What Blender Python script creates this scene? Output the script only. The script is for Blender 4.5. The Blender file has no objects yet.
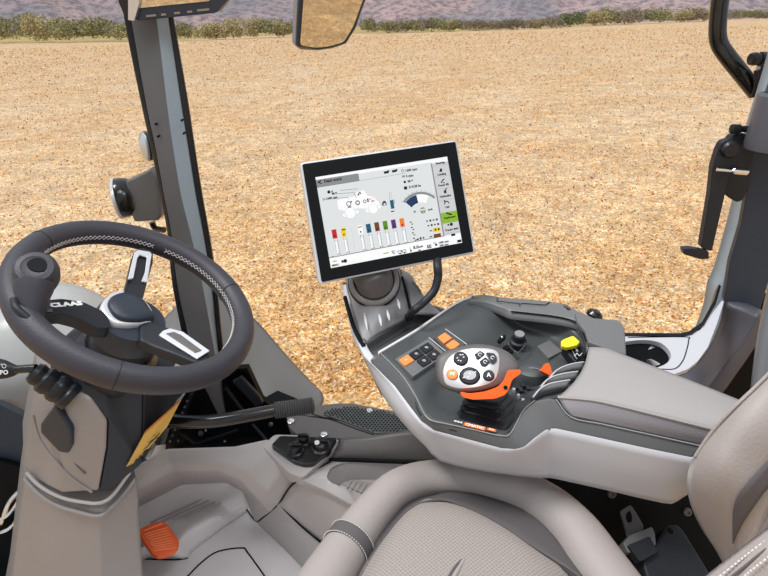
import bpy, bmesh, math, random
from mathutils import Vector, Matrix, noise
random.seed(7)
sc = bpy.context.scene
COL = sc.collection
V3 = Vector
# ------------------------------------------------------------------ camera
FPX = 560.0; PITCH = math.radians(25.6); HEAD = math.radians(58); CAM = V3((0, 0, 1.25))
hd = V3((math.sin(HEAD), math.cos(HEAD), 0)); rt = V3((math.cos(HEAD), -math.sin(HEAD), 0)); ZU = V3((0, 0, 1))
fw = hd*math.cos(PITCH) - ZU*math.sin(PITCH); upv = hd*math.sin(PITCH) + ZU*math.cos(PITCH)
cd = bpy.data.cameras.new('camera'); cam = bpy.data.objects.new('camera', cd); COL.objects.link(cam)
cam.location = CAM; cam.rotation_euler = (math.pi/2-PITCH, 0, -HEAD)
cd.sensor_width = 36; cd.lens = 36*FPX/768; cd.clip_start = .02; cd.clip_end = 4000
sc.camera = cam
def D(px, py): return fw + rt*((px-384)/FPX) + upv*((288-py)/FPX)
def S(px, py, d): return CAM + D(px, py)*d                    # at a depth along the view axis
def H(px, py, z):                                             # on a horizontal level
    v = D(px, py); return CAM + v*((z-CAM.z)/v.z)
def VP(px, py, dh):                                           # on an upright plane facing the camera
    v = D(px, py); return CAM + v*(dh/v.dot(hd))
def PLN(px, py, p, n):
    v = D(px, py); return CAM + v*((p-CAM).dot(n)/v.dot(n))

# ------------------------------------------------------------------ materials
def lin(c): return tuple(((x/255)/12.92 if x/255 <= .04045 else ((x/255+.055)/1.055)**2.4) for x in c)
MATS = {}
def mat(name, rgb, rough=.5, metal=0, bump=0, bscale=300, var=0, vscale=4, spec=.5, coat=0, emit=0, alpha=None):
    m = bpy.data.materials.new(name); m.use_nodes = True; nt = m.node_tree; b = nt.nodes['Principled BSDF']
    c = (*lin(rgb), 1)
    b.inputs['Base Color'].default_value = c; b.inputs['Roughness'].default_value = rough; b.inputs['Metallic'].default_value = metal
    b.inputs['Specular IOR Level'].default_value = spec; b.inputs['Coat Weight'].default_value = coat
    if emit:
        b.inputs['Emission Color'].default_value = c; b.inputs['Emission Strength'].default_value = emit; b.inputs['Base Color'].default_value = (0, 0, 0, 1); b.inputs['Specular IOR Level'].default_value = .2
    tc = nt.nodes.new('ShaderNodeTexCoord')
    n1 = nt.nodes.new('ShaderNodeTexNoise'); n1.inputs['Scale'].default_value = bscale; n1.inputs['Detail'].default_value = 3
    nt.links.new(tc.outputs['Object'], n1.inputs['Vector'])
    if bump:
        bp = nt.nodes.new('ShaderNodeBump'); bp.inputs['Strength'].default_value = bump; bp.inputs['Distance'].default_value = .002
        nt.links.new(n1.outputs['Fac'], bp.inputs['Height']); nt.links.new(bp.outputs['Normal'], b.inputs['Normal'])
    if var and not emit:
        n2 = nt.nodes.new('ShaderNodeTexNoise'); n2.inputs['Scale'].default_value = vscale; n2.inputs['Detail'].default_value = 5
        nt.links.new(tc.outputs['Object'], n2.inputs['Vector'])
        r = nt.nodes.new('ShaderNodeMapRange'); r.inputs[1].default_value = .3; r.inputs[2].default_value = .7; r.inputs[3].default_value = 1-var; r.inputs[4].default_value = 1+var
        nt.links.new(n2.outputs['Fac'], r.inputs[0])
        mx = nt.nodes.new('ShaderNodeMix'); mx.data_type = 'RGBA'; mx.blend_type = 'MULTIPLY'; mx.inputs[0].default_value = 1
        mx.inputs[6].default_value = c; nt.links.new(r.outputs[0], mx.inputs[7]); nt.links.new(mx.outputs[2], b.inputs['Base Color'])
    MATS[name] = m; return m
mat('column taupe', (144, 139, 138), .5, bump=.25, bscale=900, var=.03)
mat('orange ribs', (250, 112, 36), .16, coat=.6)
mat('line grey', (140, 143, 146), .4)
mat('taupe plastic', (172, 167, 166), .55, bump=.25, bscale=900, var=.03)
mat('floor taupe', (224, 220, 220), .6, bump=.2, bscale=700, var=.03)
mat('seat leather', (157, 149, 146), .6, bump=.3, bscale=260, var=.03)
mat('seat strip', (88, 84, 86), .75, bump=.4, bscale=1200)
mat('thread', (205, 202, 198), .7)
mat('grip rubber', (62, 62, 65), .5, spec=.3)
mat('deck plastic', (80, 81, 82), .42, bump=.12, bscale=900, var=.04)
mat('deck dark', (66, 70, 71), .4, bump=.12, bscale=900)
mat('rail grey', (104, 104, 105), .4, bump=.1, bscale=900)
mat('shell light', (192, 193, 199), .42, bump=.08, bscale=900, var=.02)
mat('shell lip', (205, 205, 206), .35)
mat('bracket grey', (132, 130, 131), .45, bump=.1, bscale=900)
mat('bracket dark', (88, 84, 84), .5)
mat('pad leather', (150, 146, 145), .62, bump=.3, bscale=500, var=.02)
mat('pad side', (128, 126, 131), .55, bump=.3, bscale=500)
mat('wheel leather', (50, 49, 57), .48, bump=.35, bscale=420, var=.05)
mat('black soft', (33, 36, 42), .45, bump=.15, bscale=700, spec=.3)
mat('black deep', (9, 11, 14), .6, spec=.12)
mat('black gloss', (14, 15, 18), .22, coat=.15)
mat('rubber', (28, 30, 35), .3, bump=.1, spec=.35)
mat('dark navy plastic', (42, 49, 60), .42, bump=.12, bscale=900, spec=.35)
mat('pillar navy', (52, 60, 72), .45, bump=.1, bscale=900, spec=.3)
mat('pillar plum', (80, 80, 88), .42, bump=.1, bscale=900)
mat('pillar strip', (150, 164, 174), .4, var=.04)
mat('pillar grey', (98, 99, 102), .35, var=.12, vscale=5)
mat('silver', (205, 205, 208), .3, metal=.6)
mat('white silver', (205, 207, 212), .3, metal=.3)
mat('chrome', (225, 225, 225), .12, metal=1)
mat('steel', (150, 150, 152), .3, metal=.8)
mat('orange plastic', (240, 94, 20), .3)
mat('orange button', (245, 140, 70), .4)
mat('yellow plastic', (242, 222, 40), .4)
mat('white print', (235, 235, 235), .5)
mat('hood grey', (184, 185, 186), .35, var=.05, vscale=2)
mat('fender grey', (112, 110, 110), .38, var=.05, vscale=2)
mat('sticker yellow', (216, 176, 78), .4)
mat('sticker orange', (205, 110, 40), .4)
mat('bezel', (8, 9, 12), .3, spec=.2)
mat('mirror glass', (212, 205, 190), .02, metal=1)
mat('lamp lens', (200, 205, 210), .08, metal=.5)
def M(n): return MATS[n]
def emis(rgb): 
    k = 'display %d %d %d' % rgb
    if k not in MATS: mat(k, rgb, .3, emit=1.0)
    return k

# ------------------------------------------------------------------ helpers
class B:                                                     # collects shapes, links them as ONE object
    def __init__(s): s.v = []; s.f = []; s.m = []; s.mats = []
    def add(s, vf, m):
        vs, fs = vf; k = len(s.v); s.v += [tuple(p) for p in vs]
        if m not in s.mats: s.mats.append(m)
        i = s.mats.index(m)
        for f in fs: s.f.append([a+k for a in f]); s.m.append(i)
        return s
    def build(s, name, parent=None, bevel=0, sub=0, smooth=True, seg=2, recalc=True, solid=0, merge=0, ang=35):
        me = bpy.data.meshes.new(name); me.from_pydata(s.v, [], s.f)
        for m in s.mats: me.materials.append(M(m))
        for p, i in zip(me.polygons, s.m): p.material_index = i
        bm = bmesh.new(); bm.from_mesh(me)
        if merge: bmesh.ops.remove_doubles(bm, verts=bm.verts, dist=merge)
        if recalc: bmesh.ops.recalc_face_normals(bm, faces=bm.faces)
        bm.to_mesh(me); bm.free()
        o = bpy.data.objects.new(name, me); COL.objects.link(o)
        if parent is not None: o.parent = parent; o.matrix_parent_inverse = Matrix.Translation(-parent.location)
        if smooth:
            for p in me.polygons: p.use_smooth = True
        if solid:
            q = o.modifiers.new('solid', 'SOLIDIFY'); q.thickness = solid; q.offset = -1; q.use_even_offset = True
        if bevel:
            q = o.modifiers.new('bevel', 'BEVEL'); q.width = bevel; q.segments = seg; q.limit_method = 'ANGLE'; q.angle_limit = math.radians(28); q.harden_normals = False
        if sub:
            q = o.modifiers.new('sub', 'SUBSURF'); q.levels = sub; q.render_levels = sub
        if smooth and not sub:
            # sharp edges by angle
            me.update()
            bm = bmesh.new(); bm.from_mesh(me)
            for e in bm.edges:
                if len(e.link_faces) == 2 and e.calc_face_angle(0) > math.radians(ang) and not bevel: e.smooth = False
            bm.to_mesh(me); bm.free()
            if bevel or solid:
                q = o.modifiers.new('wn', 'WEIGHTED_NORMAL'); q.keep_sharp = True
        return o
def one(vf, m, name, parent=None, **k): return B().add(vf, m).build(name, parent, **k)
def center(vs):
    c = V3((0, 0, 0))
    for p in vs: c += V3(p)
    return c/len(vs)
def prism(pts, off):                                         # closed outline swept by a vector (or per-point vectors)
    n = len(pts); o = off if isinstance(off, list) else [off]*n
    return [V3(p) for p in pts]+[V3(p)+q for p, q in zip(pts, o)], [list(range(n)), list(range(2*n-1, n-1, -1))]+[[i, (i+1) % n, n+(i+1) % n, n+i] for i in range(n)]
def fillet(pts, r, seg=4):
    n = len(pts); out = []
    for i in range(n):
        a, b, c = V3(pts[i-1]), V3(pts[i]), V3(pts[(i+1) % n])
        rr = r[i] if isinstance(r, (list, tuple)) else r
        if rr <= 0: out.append(b); continue
        u, w = a-b, c-b; t = min(rr, u.length*.48, w.length*.48); p, q = b+u.normalized()*t, b+w.normalized()*t
        for k in range(seg+1):
            s = k/seg; out.append(p*(1-s)**2+b*2*s*(1-s)+q*s*s)
    return out
def crom(P, n, closed=False):                                # Catmull-Rom through points
    P = [V3(p) for p in P]; out = []; L = len(P)
    for i in range(L if closed else L-1):
        if closed: a, b, c, d = P[i-1], P[i], P[(i+1) % L], P[(i+2) % L]
        else: b, c = P[i], P[i+1]; a = P[i-1] if i else b*2-c; d = P[i+2] if i+2 < L else c*2-b
        for k in range(n):
            t = k/n; out.append(.5*((2*b)+(c-a)*t+(2*a-5*b+4*c-d)*t*t+(3*b-a-3*c+d)*t**3))
    if not closed: out.append(P[-1])
    return out
def facing(vs, fs):                                          # turn open faces towards the cab's middle (inside)
    out = []
    for f in fs:
        a = V3((0, 0, 0)); n = len(f)
        for i in range(n): a += V3(vs[f[i]]).cross(V3(vs[f[(i+1) % n]]))
        c = center([vs[i] for i in f])
        out.append(list(f) if a.dot(CAM-c) > 0 else list(reversed(f)))
    return out
def grid(rows, nu=4, nv=4):
    R = [crom(r, nu) for r in rows]; cols = [crom([R[j][i] for j in range(len(R))], nv) for i in range(len(R[0]))]
    w, h = len(cols), len(cols[0]); vs = [cols[i][j] for i in range(w) for j in range(h)]
    fs = [[i*h+j, (i+1)*h+j, (i+1)*h+j+1, i*h+j+1] for i in range(w-1) for j in range(h-1)]
    # one orientation for all
    f0 = fs[len(fs)//2]; n = (vs[f0[1]]-vs[f0[0]]).cross(vs[f0[3]]-vs[f0[0]])
    if n.dot(CAM-vs[f0[0]]) < 0: fs = [list(reversed(f)) for f in fs]
    return vs, fs
def sheet(rows, m, name, parent=None, nu=4, nv=4, solid=.01, **k):
    return one(grid(rows, nu, nv), m, name, parent, recalc=False, solid=solid, ang=60, **k)
def tubevf(path, r, segs=14, smooth=4, closed=False, flat=None):
    if smooth:
        if isinstance(r, (list, tuple)):
            rr = crom([V3((x, 0, 0)) for x in r], smooth, closed); r = [q.x for q in rr]
        path = crom(path, smooth, closed)
    path = [V3(p) for p in path]; n = len(path); R = r if isinstance(r, (list, tuple)) else [r]*n
    vs = []; fs = []; t0 = (path[1]-path[0]).normalized(); nrm = t0.orthogonal().normalized()
    if flat: nrm = (flat[0]-t0*flat[0].dot(t0)).normalized()
    for i in range(n):
        t = (path[(i+1) % n if closed else min(i+1, n-1)]-path[i-1 if closed else max(i-1, 0)]).normalized()
        if flat: nrm = flat[0]
        nrm = (nrm-t*nrm.dot(t)).normalized(); bi = t.cross(nrm)
        fl = flat[1] if flat else 1
        for k in range(segs):
            a = 2*math.pi*k/segs; vs.append(path[i]+nrm*math.cos(a)*R[i]*fl+bi*math.sin(a)*R[i])
    for i in range(n if closed else n-1):
        j = (i+1) % n
        for k in range(segs): fs.append([i*segs+k, i*segs+(k+1) % segs, j*segs+(k+1) % segs, j*segs+k])
    if not closed: fs.append(list(range(segs))[::-1]); fs.append([(n-1)*segs+k for k in range(segs)])
    return vs, fs
def lathevf(prof, o, ax, segs=28, ru=None, sx=1, sy=1):      # prof: (radius, height) from bottom to top
    ax = V3(ax).normalized(); u = (ru-ax*ru.dot(ax)).normalized() if ru else ax.orthogonal().normalized(); w = ax.cross(u); vs = []; fs = []
    for r, h in prof:
        for k in range(segs):
            a = 2*math.pi*k/segs; vs.append(V3(o)+ax*h+u*math.cos(a)*max(r, 1e-5)*sx+w*math.sin(a)*max(r, 1e-5)*sy)
    for i in range(len(prof)-1):
        for k in range(segs): fs.append([i*segs+k, i*segs+(k+1) % segs, (i+1)*segs+(k+1) % segs, (i+1)*segs+k])
    fs.append(list(range(segs))[::-1]); fs.append([(len(prof)-1)*segs+k for k in range(segs)])
    return vs, fs
def loftvf(loops):
    n = len(loops[0]); vs = [V3(p) for l in loops for p in l]; fs = [list(range(n))[::-1], [(len(loops)-1)*n+k for k in range(n)]]
    for i in range(len(loops)-1):
        for k in range(n): fs.append([i*n+k, i*n+(k+1) % n, (i+1)*n+(k+1) % n, (i+1)*n+k])
    return vs, fs
def boxvf(c, u, v, w):                                       # half-extent vectors
    P = [c+u*a+v*b+w*d for d in (-1, 1) for b in (-1, 1) for a in (-1, 1)]
    return P, [[0, 2, 3, 1], [4, 5, 7, 6], [0, 1, 5, 4], [2, 6, 7, 3], [0, 4, 6, 2], [1, 3, 7, 5]]
class Frame:
    def __init__(s, o, x, n):
        s.o = V3(o); s.n = V3(n).normalized(); x = V3(x); s.x = (x-s.n*x.dot(s.n)).normalized(); s.y = s.n.cross(s.x)
    def p(s, a, b, h=0): return s.o+s.x*a+s.y*b+s.n*h
    def px(s, x, y, h=0): return PLN(x, y, s.o+s.n*h, s.n)
    def loc(s, P): d = P-s.o; return d.dot(s.x), d.dot(s.y)
    def plate(s, pix, h1, h0, r=0, seg=4):
        P = [s.px(x, y, h1) for x, y in pix]
        if r: P = fillet(P, r, seg)
        return prism(P, s.n*(h0-h1))
    def rect(s, a, b, w, h, z1, z0=None, r=0):
        P = [s.p(a-w/2, b-h/2, z1), s.p(a+w/2, b-h/2, z1), s.p(a+w/2, b+h/2, z1), s.p(a-w/2, b+h/2, z1)]
        if r: P = fillet(P, r)
        if z0 is None: return P, [list(range(len(P)))]
        return prism(P, s.n*(z0-z1))
    def disc(s, a, b, r, z1, z0, n=20, ry=None):
        P = [s.p(a+r*math.cos(2*math.pi*k/n), b+(ry or r)*math.sin(2*math.pi*k/n), z1) for k in range(n)]
        return prism(P, s.n*(z0-z1))
    def line(s, pts, w, z):                                  # flat stroke
        vs = []; fs = []
        for (a, b), (c, d) in zip(pts[:-1], pts[1:]):
            q = V3((c-a, d-b)); L = q.length
            if L < 1e-7: continue
            q /= L; nn = V3((-q.y, q.x))*w/2; k = len(vs)
            vs += [s.p(a+nn.x, b+nn.y, z), s.p(a-nn.x, b-nn.y, z), s.p(c-nn.x, d-nn.y, z), s.p(c+nn.x, d+nn.y, z)]; fs.append([k, k+1, k+2, k+3])
        return vs, fs
    def ring(s, a, b, r, w, z, a0=0, a1=360, n=16):
        return s.line([(a+r*math.cos(math.radians(a0+(a1-a0)*k/n)), b+r*math.sin(math.radians(a0+(a1-a0)*k/n))) for k in range(n+1)], w, z)
    def text(s, t, a, b, size, z, bold=0, align='CENTER', sx=1, th=0):
        c = bpy.data.curves.new('t', 'FONT'); c.body = t; c.size = size; c.align_x = align; c.align_y = 'CENTER'; c.offset = bold; c.extrude = th; c.resolution_u = 2
        o = bpy.data.objects.new('t', c); COL.objects.link(o); dg = bpy.context.evaluated_depsgraph_get(); me = o.evaluated_get(dg).to_mesh()
        vs = [s.p(a+v.co.x*sx, b+v.co.y, z+v.co.z) for v in me.vertices]; fs = [list(p.vertices) for p in me.polygons]
        o.evaluated_get(dg).to_mesh_clear(); bpy.data.objects.remove(o); bpy.data.curves.remove(c)
        return vs, fs
def tag(o, label=None, cat=None, group=None, kind=None):
    if label: o['label'] = label
    if cat: o['category'] = cat
    if group: o['group'] = group
    if kind: o['kind'] = kind
    return o
def empty(name, loc, label, cat, group=None):
    o = bpy.data.objects.new(name, None); COL.objects.link(o); o.location = loc; o.empty_display_size = .05
    return tag(o, label, cat, group)

# ------------------------------------------------------------------ world and lights
w = bpy.data.worlds.new('world'); sc.world = w; w.use_nodes = True; nt = w.node_tree; bg = nt.nodes['Background']
tc = nt.nodes.new('ShaderNodeTexCoord'); sp = nt.nodes.new('ShaderNodeSeparateXYZ'); nt.links.new(tc.outputs['Generated'], sp.inputs[0])
cr = nt.nodes.new('ShaderNodeValToRGB'); nt.links.new(sp.outputs['Z'], cr.inputs[0])
e = cr.color_ramp.elements; e[0].position = 0; e[0].color = (.80, .85, .92, 1); e[1].position = .5; e[1].color = (.92, .95, 1, 1)
e2 = e.new(.9); e2.color = (1.0, 1.0, 1.0, 1)
nt.links.new(cr.outputs[0], bg.inputs[0]); bg.inputs[1].default_value = .82
sd = bpy.data.lights.new('sun', 'SUN'); sd.energy = 1.9; sd.angle = math.radians(14); sd.color = (1, .985, .96)
so = bpy.data.objects.new('sun', sd); COL.objects.link(so)
so.rotation_euler = (V3((0, 0, 1))).rotation_difference(V3((-.35, .45, 1)).normalized()).to_euler()
so.location = (0, 0, 30)
sc.view_settings.view_transform = 'Standard'; sc.view_settings.look = 'None'; sc.view_settings.gamma = 1; sc.view_settings.exposure = 0.0
sc.view_settings.use_curve_mapping = False

# ------------------------------------------------------------------ the field
GZ = -1.35
# slope of the field from two points of its far rim
def hr(px, py):
    v = D(px, py); return v.dot(hd), v.dot(rt), v.z
(a1, b1, c1), (a2, b2, c2) = hr(0, 34), hr(768, 10)
det = a1*b2-a2*b1; GA = (c1*b2-c2*b1)/det; GB = (a1*c2-a2*c1)/det
def gz(h, r): return GZ + GA*h + GB*r
def G(px, py):
    v = D(px, py); t = (GZ-CAM.z)/(v.z-GA*v.dot(hd)-GB*v.dot(rt)); return CAM+v*t, t
def field_mat():
    m = bpy.data.materials.new('stubble field'); m.use_nodes = True; nt = m.node_tree; b = nt.nodes['Principled BSDF']; L = nt.links.new
    tc = nt.nodes.new('ShaderNodeTexCoord')
    def nz(s, d=2): 
        n = nt.nodes.new('ShaderNodeTexNoise'); n.inputs['Scale'].default_value = s; n.inputs['Detail'].default_value = d; L(tc.outputs['Object'], n.inputs['Vector']); return n
    def ramp(src, *st):
        r = nt.nodes.new('ShaderNodeValToRGB'); e = r.color_ramp.elements
        e[0].position = st[0][0]; e[0].color = (*lin(st[0][1]), 1); e[1].position = st[1][0]; e[1].color = (*lin(st[1][1]), 1)
        for p, c in st[2:]: q = e.new(p); q.color = (*lin(c), 1)
        L(src, r.inputs[0]); return r
    def mix(f, a, bb, mode='MIX'):
        x = nt.nodes.new('ShaderNodeMix'); x.data_type = 'RGBA'; x.blend_type = mode
        if isinstance(f, float): x.inputs[0].default_value = f
        else: L(f, x.inputs[0])
        L(a, x.inputs[6]); L(bb, x.inputs[7]); return x.outputs[2]
    vo = nt.nodes.new('ShaderNodeTexVoronoi'); vo.inputs['Scale'].default_value = 42; L(tc.outputs['Object'], vo.inputs['Vector'])
    sx = nt.nodes.new('ShaderNodeSeparateColor'); L(vo.outputs['Color'], sx.inputs[0])
    chips = ramp(sx.outputs[0], (0, (84, 46, 20)), (.12, (150, 92, 40)), (.3, (232, 166, 84)), (.58, (250, 208, 136)), (.85, (255, 240, 206)), (1, (255, 248, 236)))
    vo2 = nt.nodes.new('ShaderNodeTexVoronoi'); vo2.inputs['Scale'].default_value = 95; L(tc.outputs['Object'], vo2.inputs['Vector'])
    sx2 = nt.nodes.new('ShaderNodeSeparateColor'); L(vo2.outputs['Color'], sx2.inputs[0])
    fine = ramp(sx2.outputs[1], (0, (130, 90, 50)), (.25, (205, 155, 92)), (.7, (232, 196, 140)), (1, (252, 240, 220)))
    c = mix(.25, chips.outputs[0], fine.outputs[0])
    for scl, lo, hi in ((75, .6, 1.3), (19, .66, 1.26), (8, .72, 1.22), (3.3, .8, 1.16), (1.5, .86, 1.12)):
        v4 = nt.nodes.new('ShaderNodeTexVoronoi'); v4.inputs['Scale'].default_value = scl; L(tc.outputs['Object'], v4.inputs['Vector'])
        s4 = nt.nodes.new('ShaderNodeSeparateColor'); L(v4.outputs['Color'], s4.inputs[0])
        m4 = nt.nodes.new('ShaderNodeMapRange'); m4.inputs[3].default_value = lo; m4.inputs[4].default_value = hi; L(s4.outputs[2], m4.inputs[0])
        c = mix(1.0, c, m4.outputs[0], 'MULTIPLY')
    n1 = nz(.35, 6); pale = ramp(n1.outputs['Fac'], (.42, (228, 172, 98)), (.62, (248, 222, 186)))
    c = mix(.3, c, pale.outputs[0])
    n3 = nz(2.2, 4); dk = ramp(n3.outputs['Fac'], (.35, (226, 214, 200)), (.6, (255, 255, 255)))
    c = mix(.55, c, dk.outputs[0], 'MULTIPLY')
    for scl, lo, hi, amt in ((14, .05, .085, .7), (6.5, .03, .05, .75), (2.6, .02, .03, .8)):
        v3 = nt.nodes.new('ShaderNodeTexVoronoi'); v3.inputs['Scale'].default_value = scl; L(tc.outputs['Object'], v3.inputs['Vector'])
        mr = nt.nodes.new('ShaderNodeMapRange'); mr.inputs[1].default_value = lo*2.4; mr.inputs[2].default_value = hi*2.6; mr.inputs[3].default_value = amt; mr.inputs[4].default_value = 0; L(v3.outputs['Distance'], mr.inputs[0])
        s3 = nt.nodes.new('ShaderNodeSeparateColor'); L(v3.outputs['Color'], s3.inputs[0])
        cc = ramp(s3.outputs[0], (0, (110, 68, 34)), (.45, (176, 112, 58)), (.5, (226, 178, 118)), (1, (240, 206, 160)))
        c = mix(mr.outputs[0], c, cc.outputs[0])
    hs = nt.nodes.new('ShaderNodeHueSaturation'); hs.inputs['Value'].default_value = 1.0; L(c, hs.inputs['Color'])
    L(hs.outputs[0], b.inputs['Base Color']); b.inputs['Roughness'].default_value = .8; b.inputs['Specular IOR Level'].default_value = .25
    b.inputs['Sheen Weight'].default_value = .35; b.inputs['Sheen Roughness'].default_value = .5; b.inputs['Sheen Tint'].default_value = (1, .95, .88, 1)
    bp = nt.nodes.new('ShaderNodeBump'); bp.inputs['Strength'].default_value = .5; bp.inputs['Distance'].default_value = .03
    L(sx.outputs[0], bp.inputs['Height']); L(bp.outputs[0], b.inputs['Normal'])
    MATS['stubble'] = m
field_mat()
b = B()
vs = []; fs = []
NR = [1.2, 2, 3, 4, 5, 6, 7, 8.5, 10, 12, 15, 19, 24, 30, 38, 48, 60, 75]
far = lambda r: 0
# far rim of the field: a real edge, traced in plan
RIM = []
for px, py in [(-500, 62), (-250, 52), (0, 43), (60, 42), (125, 41), (180, 40), (240, 37), (300, 35), (384, 33), (450, 32), (512, 28.5), (570, 26), (640, 22.5), (700, 19.5), (768, 18), (1000, 10), (1250, 2)]:
    P, t = G(px, py); RIM.append(P)
for i, P in enumerate(RIM):
    d = P-CAM; hh = V3((d.x, d.y, 0)); Lh = hh.length; u = hh/Lh
    for k in range(26):
        t = Lh*(k/25)**2.6; q = u*t; h_, r_ = q.dot(hd), q.dot(rt)
        vs.append(V3((q.x, q.y, gz(h_, r_))))
for i in range(len(RIM)-1):
    for k in range(25): fs.append([i*26+k, (i+1)*26+k, (i+1)*26+k+1, i*26+k+1])
b.add((vs, fs), 'stubble')
# the part of the field beside and behind the tractor
R0 = RIM[0]; R1 = RIM[-1]
bk = [V3((q.x, q.y, gz(q.dot(hd), q.dot(rt)))) for q in (V3((0, 0, 0)), V3((R0.x, R0.y, 0)), -hd*70-rt*70, -hd*70+rt*70, V3((R1.x, R1.y, 0)))]
b.add((bk, [[0, 1, 2], [0, 2, 3], [0, 3, 4]]), 'stubble')
fo = b.build('field', recalc=False); tag(fo, 'stubble field', None, kind='structure')
for p in fo.data.polygons: pass
bm = bmesh.new(); bm.from_mesh(fo.data)
for f in bm.faces:
    f.normal_update()
    if f.normal.z < 0: f.normal_flip()
bm.to_mesh(fo.data); bm.free()

# loose straw and clods on the stubble
def straw_mat():
    m = bpy.data.materials.new('straw'); m.use_nodes = True; nt = m.node_tree; bb = nt.nodes['Principled BSDF']; L = nt.links.new
    g = nt.nodes.new('ShaderNodeNewGeometry'); r = nt.nodes.new('ShaderNodeValToRGB'); e = r.color_ramp.elements
    e[0].position = 0; e[0].color = (*lin((120, 76, 36)), 1); e[1].position = 1; e[1].color = (*lin((255, 250, 236)), 1)
    for p_, c_ in ((.16, (180, 118, 56)), (.38, (230, 168, 88)), (.64, (246, 204, 132)), (.85, (252, 232, 194))): q = e.new(p_); q.color = (*lin(c_), 1)
    L(g.outputs['Random Per Island'], r.inputs[0]); L(r.outputs[0], bb.inputs['Base Color']); bb.inputs['Roughness'].default_value = .7; bb.inputs['Specular IOR Level'].default_value = .2
    MATS['straw'] = m
straw_mat()
RA = [(math.atan2((p-CAM).dot(rt), (p-CAM).dot(hd)), math.hypot((p-CAM).dot(rt), (p-CAM).dot(hd))) for p in RIM]
def rimd(a):
    for (a0, d0), (a1, d1) in zip(RA[:-1], RA[1:]):
        if a0 <= a <= a1: return (d0+(d1-d0)*(a-a0)/(a1-a0))*.985
    return 60
rs = random.Random(11); vs = []; fs = []
for _ in range(85000):
    an = rs.uniform(-.72, .72); r_ = 3.6*(130/3.6)**(rs.random()**1.25)
    q = (hd*math.cos(an)+rt*math.sin(an))*r_; h_, s_ = q.dot(hd), q.dot(rt); P = V3((q.x, q.y, gz(h_, s_)))
    if r_ > rimd(an): continue
    sz = rs.uniform(.5, 1.25)*(.0095+.00085*r_); n = V3((rs.gauss(0, 1), rs.gauss(0, 1), rs.gauss(.4, .8))).normalized()
    u = n.orthogonal().normalized(); v_ = n.cross(u); a = rs.uniform(0, 6.28); u, v_ = u*math.cos(a)+v_*math.sin(a), v_*math.cos(a)-u*math.sin(a)
    u *= sz*rs.uniform(.9, 1.9); v_ *= sz*.6; P = P+ZU*sz*rs.uniform(.2, .7); k = len(vs); vs += [P-u-v_*.5, P-v_, P+u-v_*.2, P+v_]; fs.append([k, k+1, k+2, k+3])
so_ = B().add((vs, fs), 'straw').build('loose_straw', recalc=False, smooth=False); tag(so_, 'loose straw and clods scattered over the golden stubble field', 'straw', kind='stuff')

# land behind the field and the mountain
def land_mat(name, c1, c2, c3, sc_, sc2):
    m = bpy.data.materials.new(name); m.use_nodes = True; nt = m.node_tree; bb = nt.nodes['Principled BSDF']; L = nt.links.new
    tc = nt.nodes.new('ShaderNodeTexCoord'); mp = nt.nodes.new('ShaderNodeMapping'); L(tc.outputs['Object'], mp.inputs[0]); mp.inputs['Scale'].default_value = (1, 1, 1.6)
    n = nt.nodes.new('ShaderNodeTexNoise'); n.inputs['Scale'].default_value = sc_; n.inputs['Detail'].default_value = 4; L(mp.outputs[0], n.inputs['Vector'])
    r = nt.nodes.new('ShaderNodeValToRGB'); e = r.color_ramp.elements; e[0].position = .4; e[0].color = (*lin(c1), 1); e[1].position = .6; e[1].color = (*lin(c2), 1); L(n.outputs['Fac'], r.inputs[0])
    n2 = nt.nodes.new('ShaderNodeTexNoise'); n2.inputs['Scale'].default_value = sc2; n2.inputs['Detail'].default_value = 8; n2.inputs['Roughness'].default_value = .7; L(mp.outputs[0], n2.inputs['Vector'])
    r2 = nt.nodes.new('ShaderNodeValToRGB'); e = r2.color_ramp.elements; e[0].position = .4; e[0].color = (.9, .9, .9, 1); e[1].position = .56; e[1].color = (0, 0, 0, 1); L(n2.outputs['Fac'], r2.inputs[0])
    x = nt.nodes.new('ShaderNodeMix'); x.data_type = 'RGBA'; L(r2.outputs[0], x.inputs[0]); L(r.outputs[0], x.inputs[6]); x.inputs[7].default_value = (*lin(c3), 1)
    L(x.outputs[2], bb.inputs['Base Color']); bb.inputs['Roughness'].default_value = .95; bb.inputs['Specular IOR Level'].default_value = .1
    MATS[name] = m
land_mat('mountain', (180, 156, 156), (146, 141, 148), (112, 106, 112), .014, .16)  # mountain tones muted, distance haze put into the colour
land_mat('verge', (196, 172, 120), (176, 158, 108), (150, 138, 92), .06, .5)
b = B(); rows = []
for j, (dist, el) in enumerate([(430, -7), (500, -.5), (570, 2.6), (660, 5.5), (760, 8.8), (860, 12)]):
    row = []
    for i in range(61):
        a = math.radians(-62+124*i/60); dd = dist*(1+.05*noise.noise(V3((i*.4, j, 3)))); u = hd*math.cos(a)+rt*math.sin(a)
        e_ = el-1.6*a+(.9*noise.noise(V3((i*.25, j*.8, 0))) if j > 0 else 0)
        P = CAM+u*dd; P.z = CAM.z+dd*math.tan(math.radians(e_)); row.append(P)
    rows.append(row)
vs = [p for r_ in rows for p in r_]; n = 61
fs = [[j*n+i, j*n+i+1, (j+1)*n+i+1, (j+1)*n+i] for j in range(5) for i in range(60)]
mo = B().add((vs, fs), 'mountain').build('mountain', recalc=False); tag(mo, None, None, kind='structure')
vs = []; fs = []
for i, P in enumerate(RIM):
    d = P-CAM; u = V3((d.x, d.y, 0)).normalized(); Lh = V3((d.x, d.y, 0)).length
    vs.append(P+ZU*.0); Q = u*430; q2 = V3((Q.x, Q.y, gz(Q.dot(hd), Q.dot(rt))*.55-1)); vs.append(q2)
for i in range(len(RIM)-1): fs.append([2*i, 2*i+2, 2*i+3, 2*i+1])
vg = B().add((vs, fs), 'verge').build('verge', recalc=False); tag(vg, None, None, kind='structure')

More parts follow.
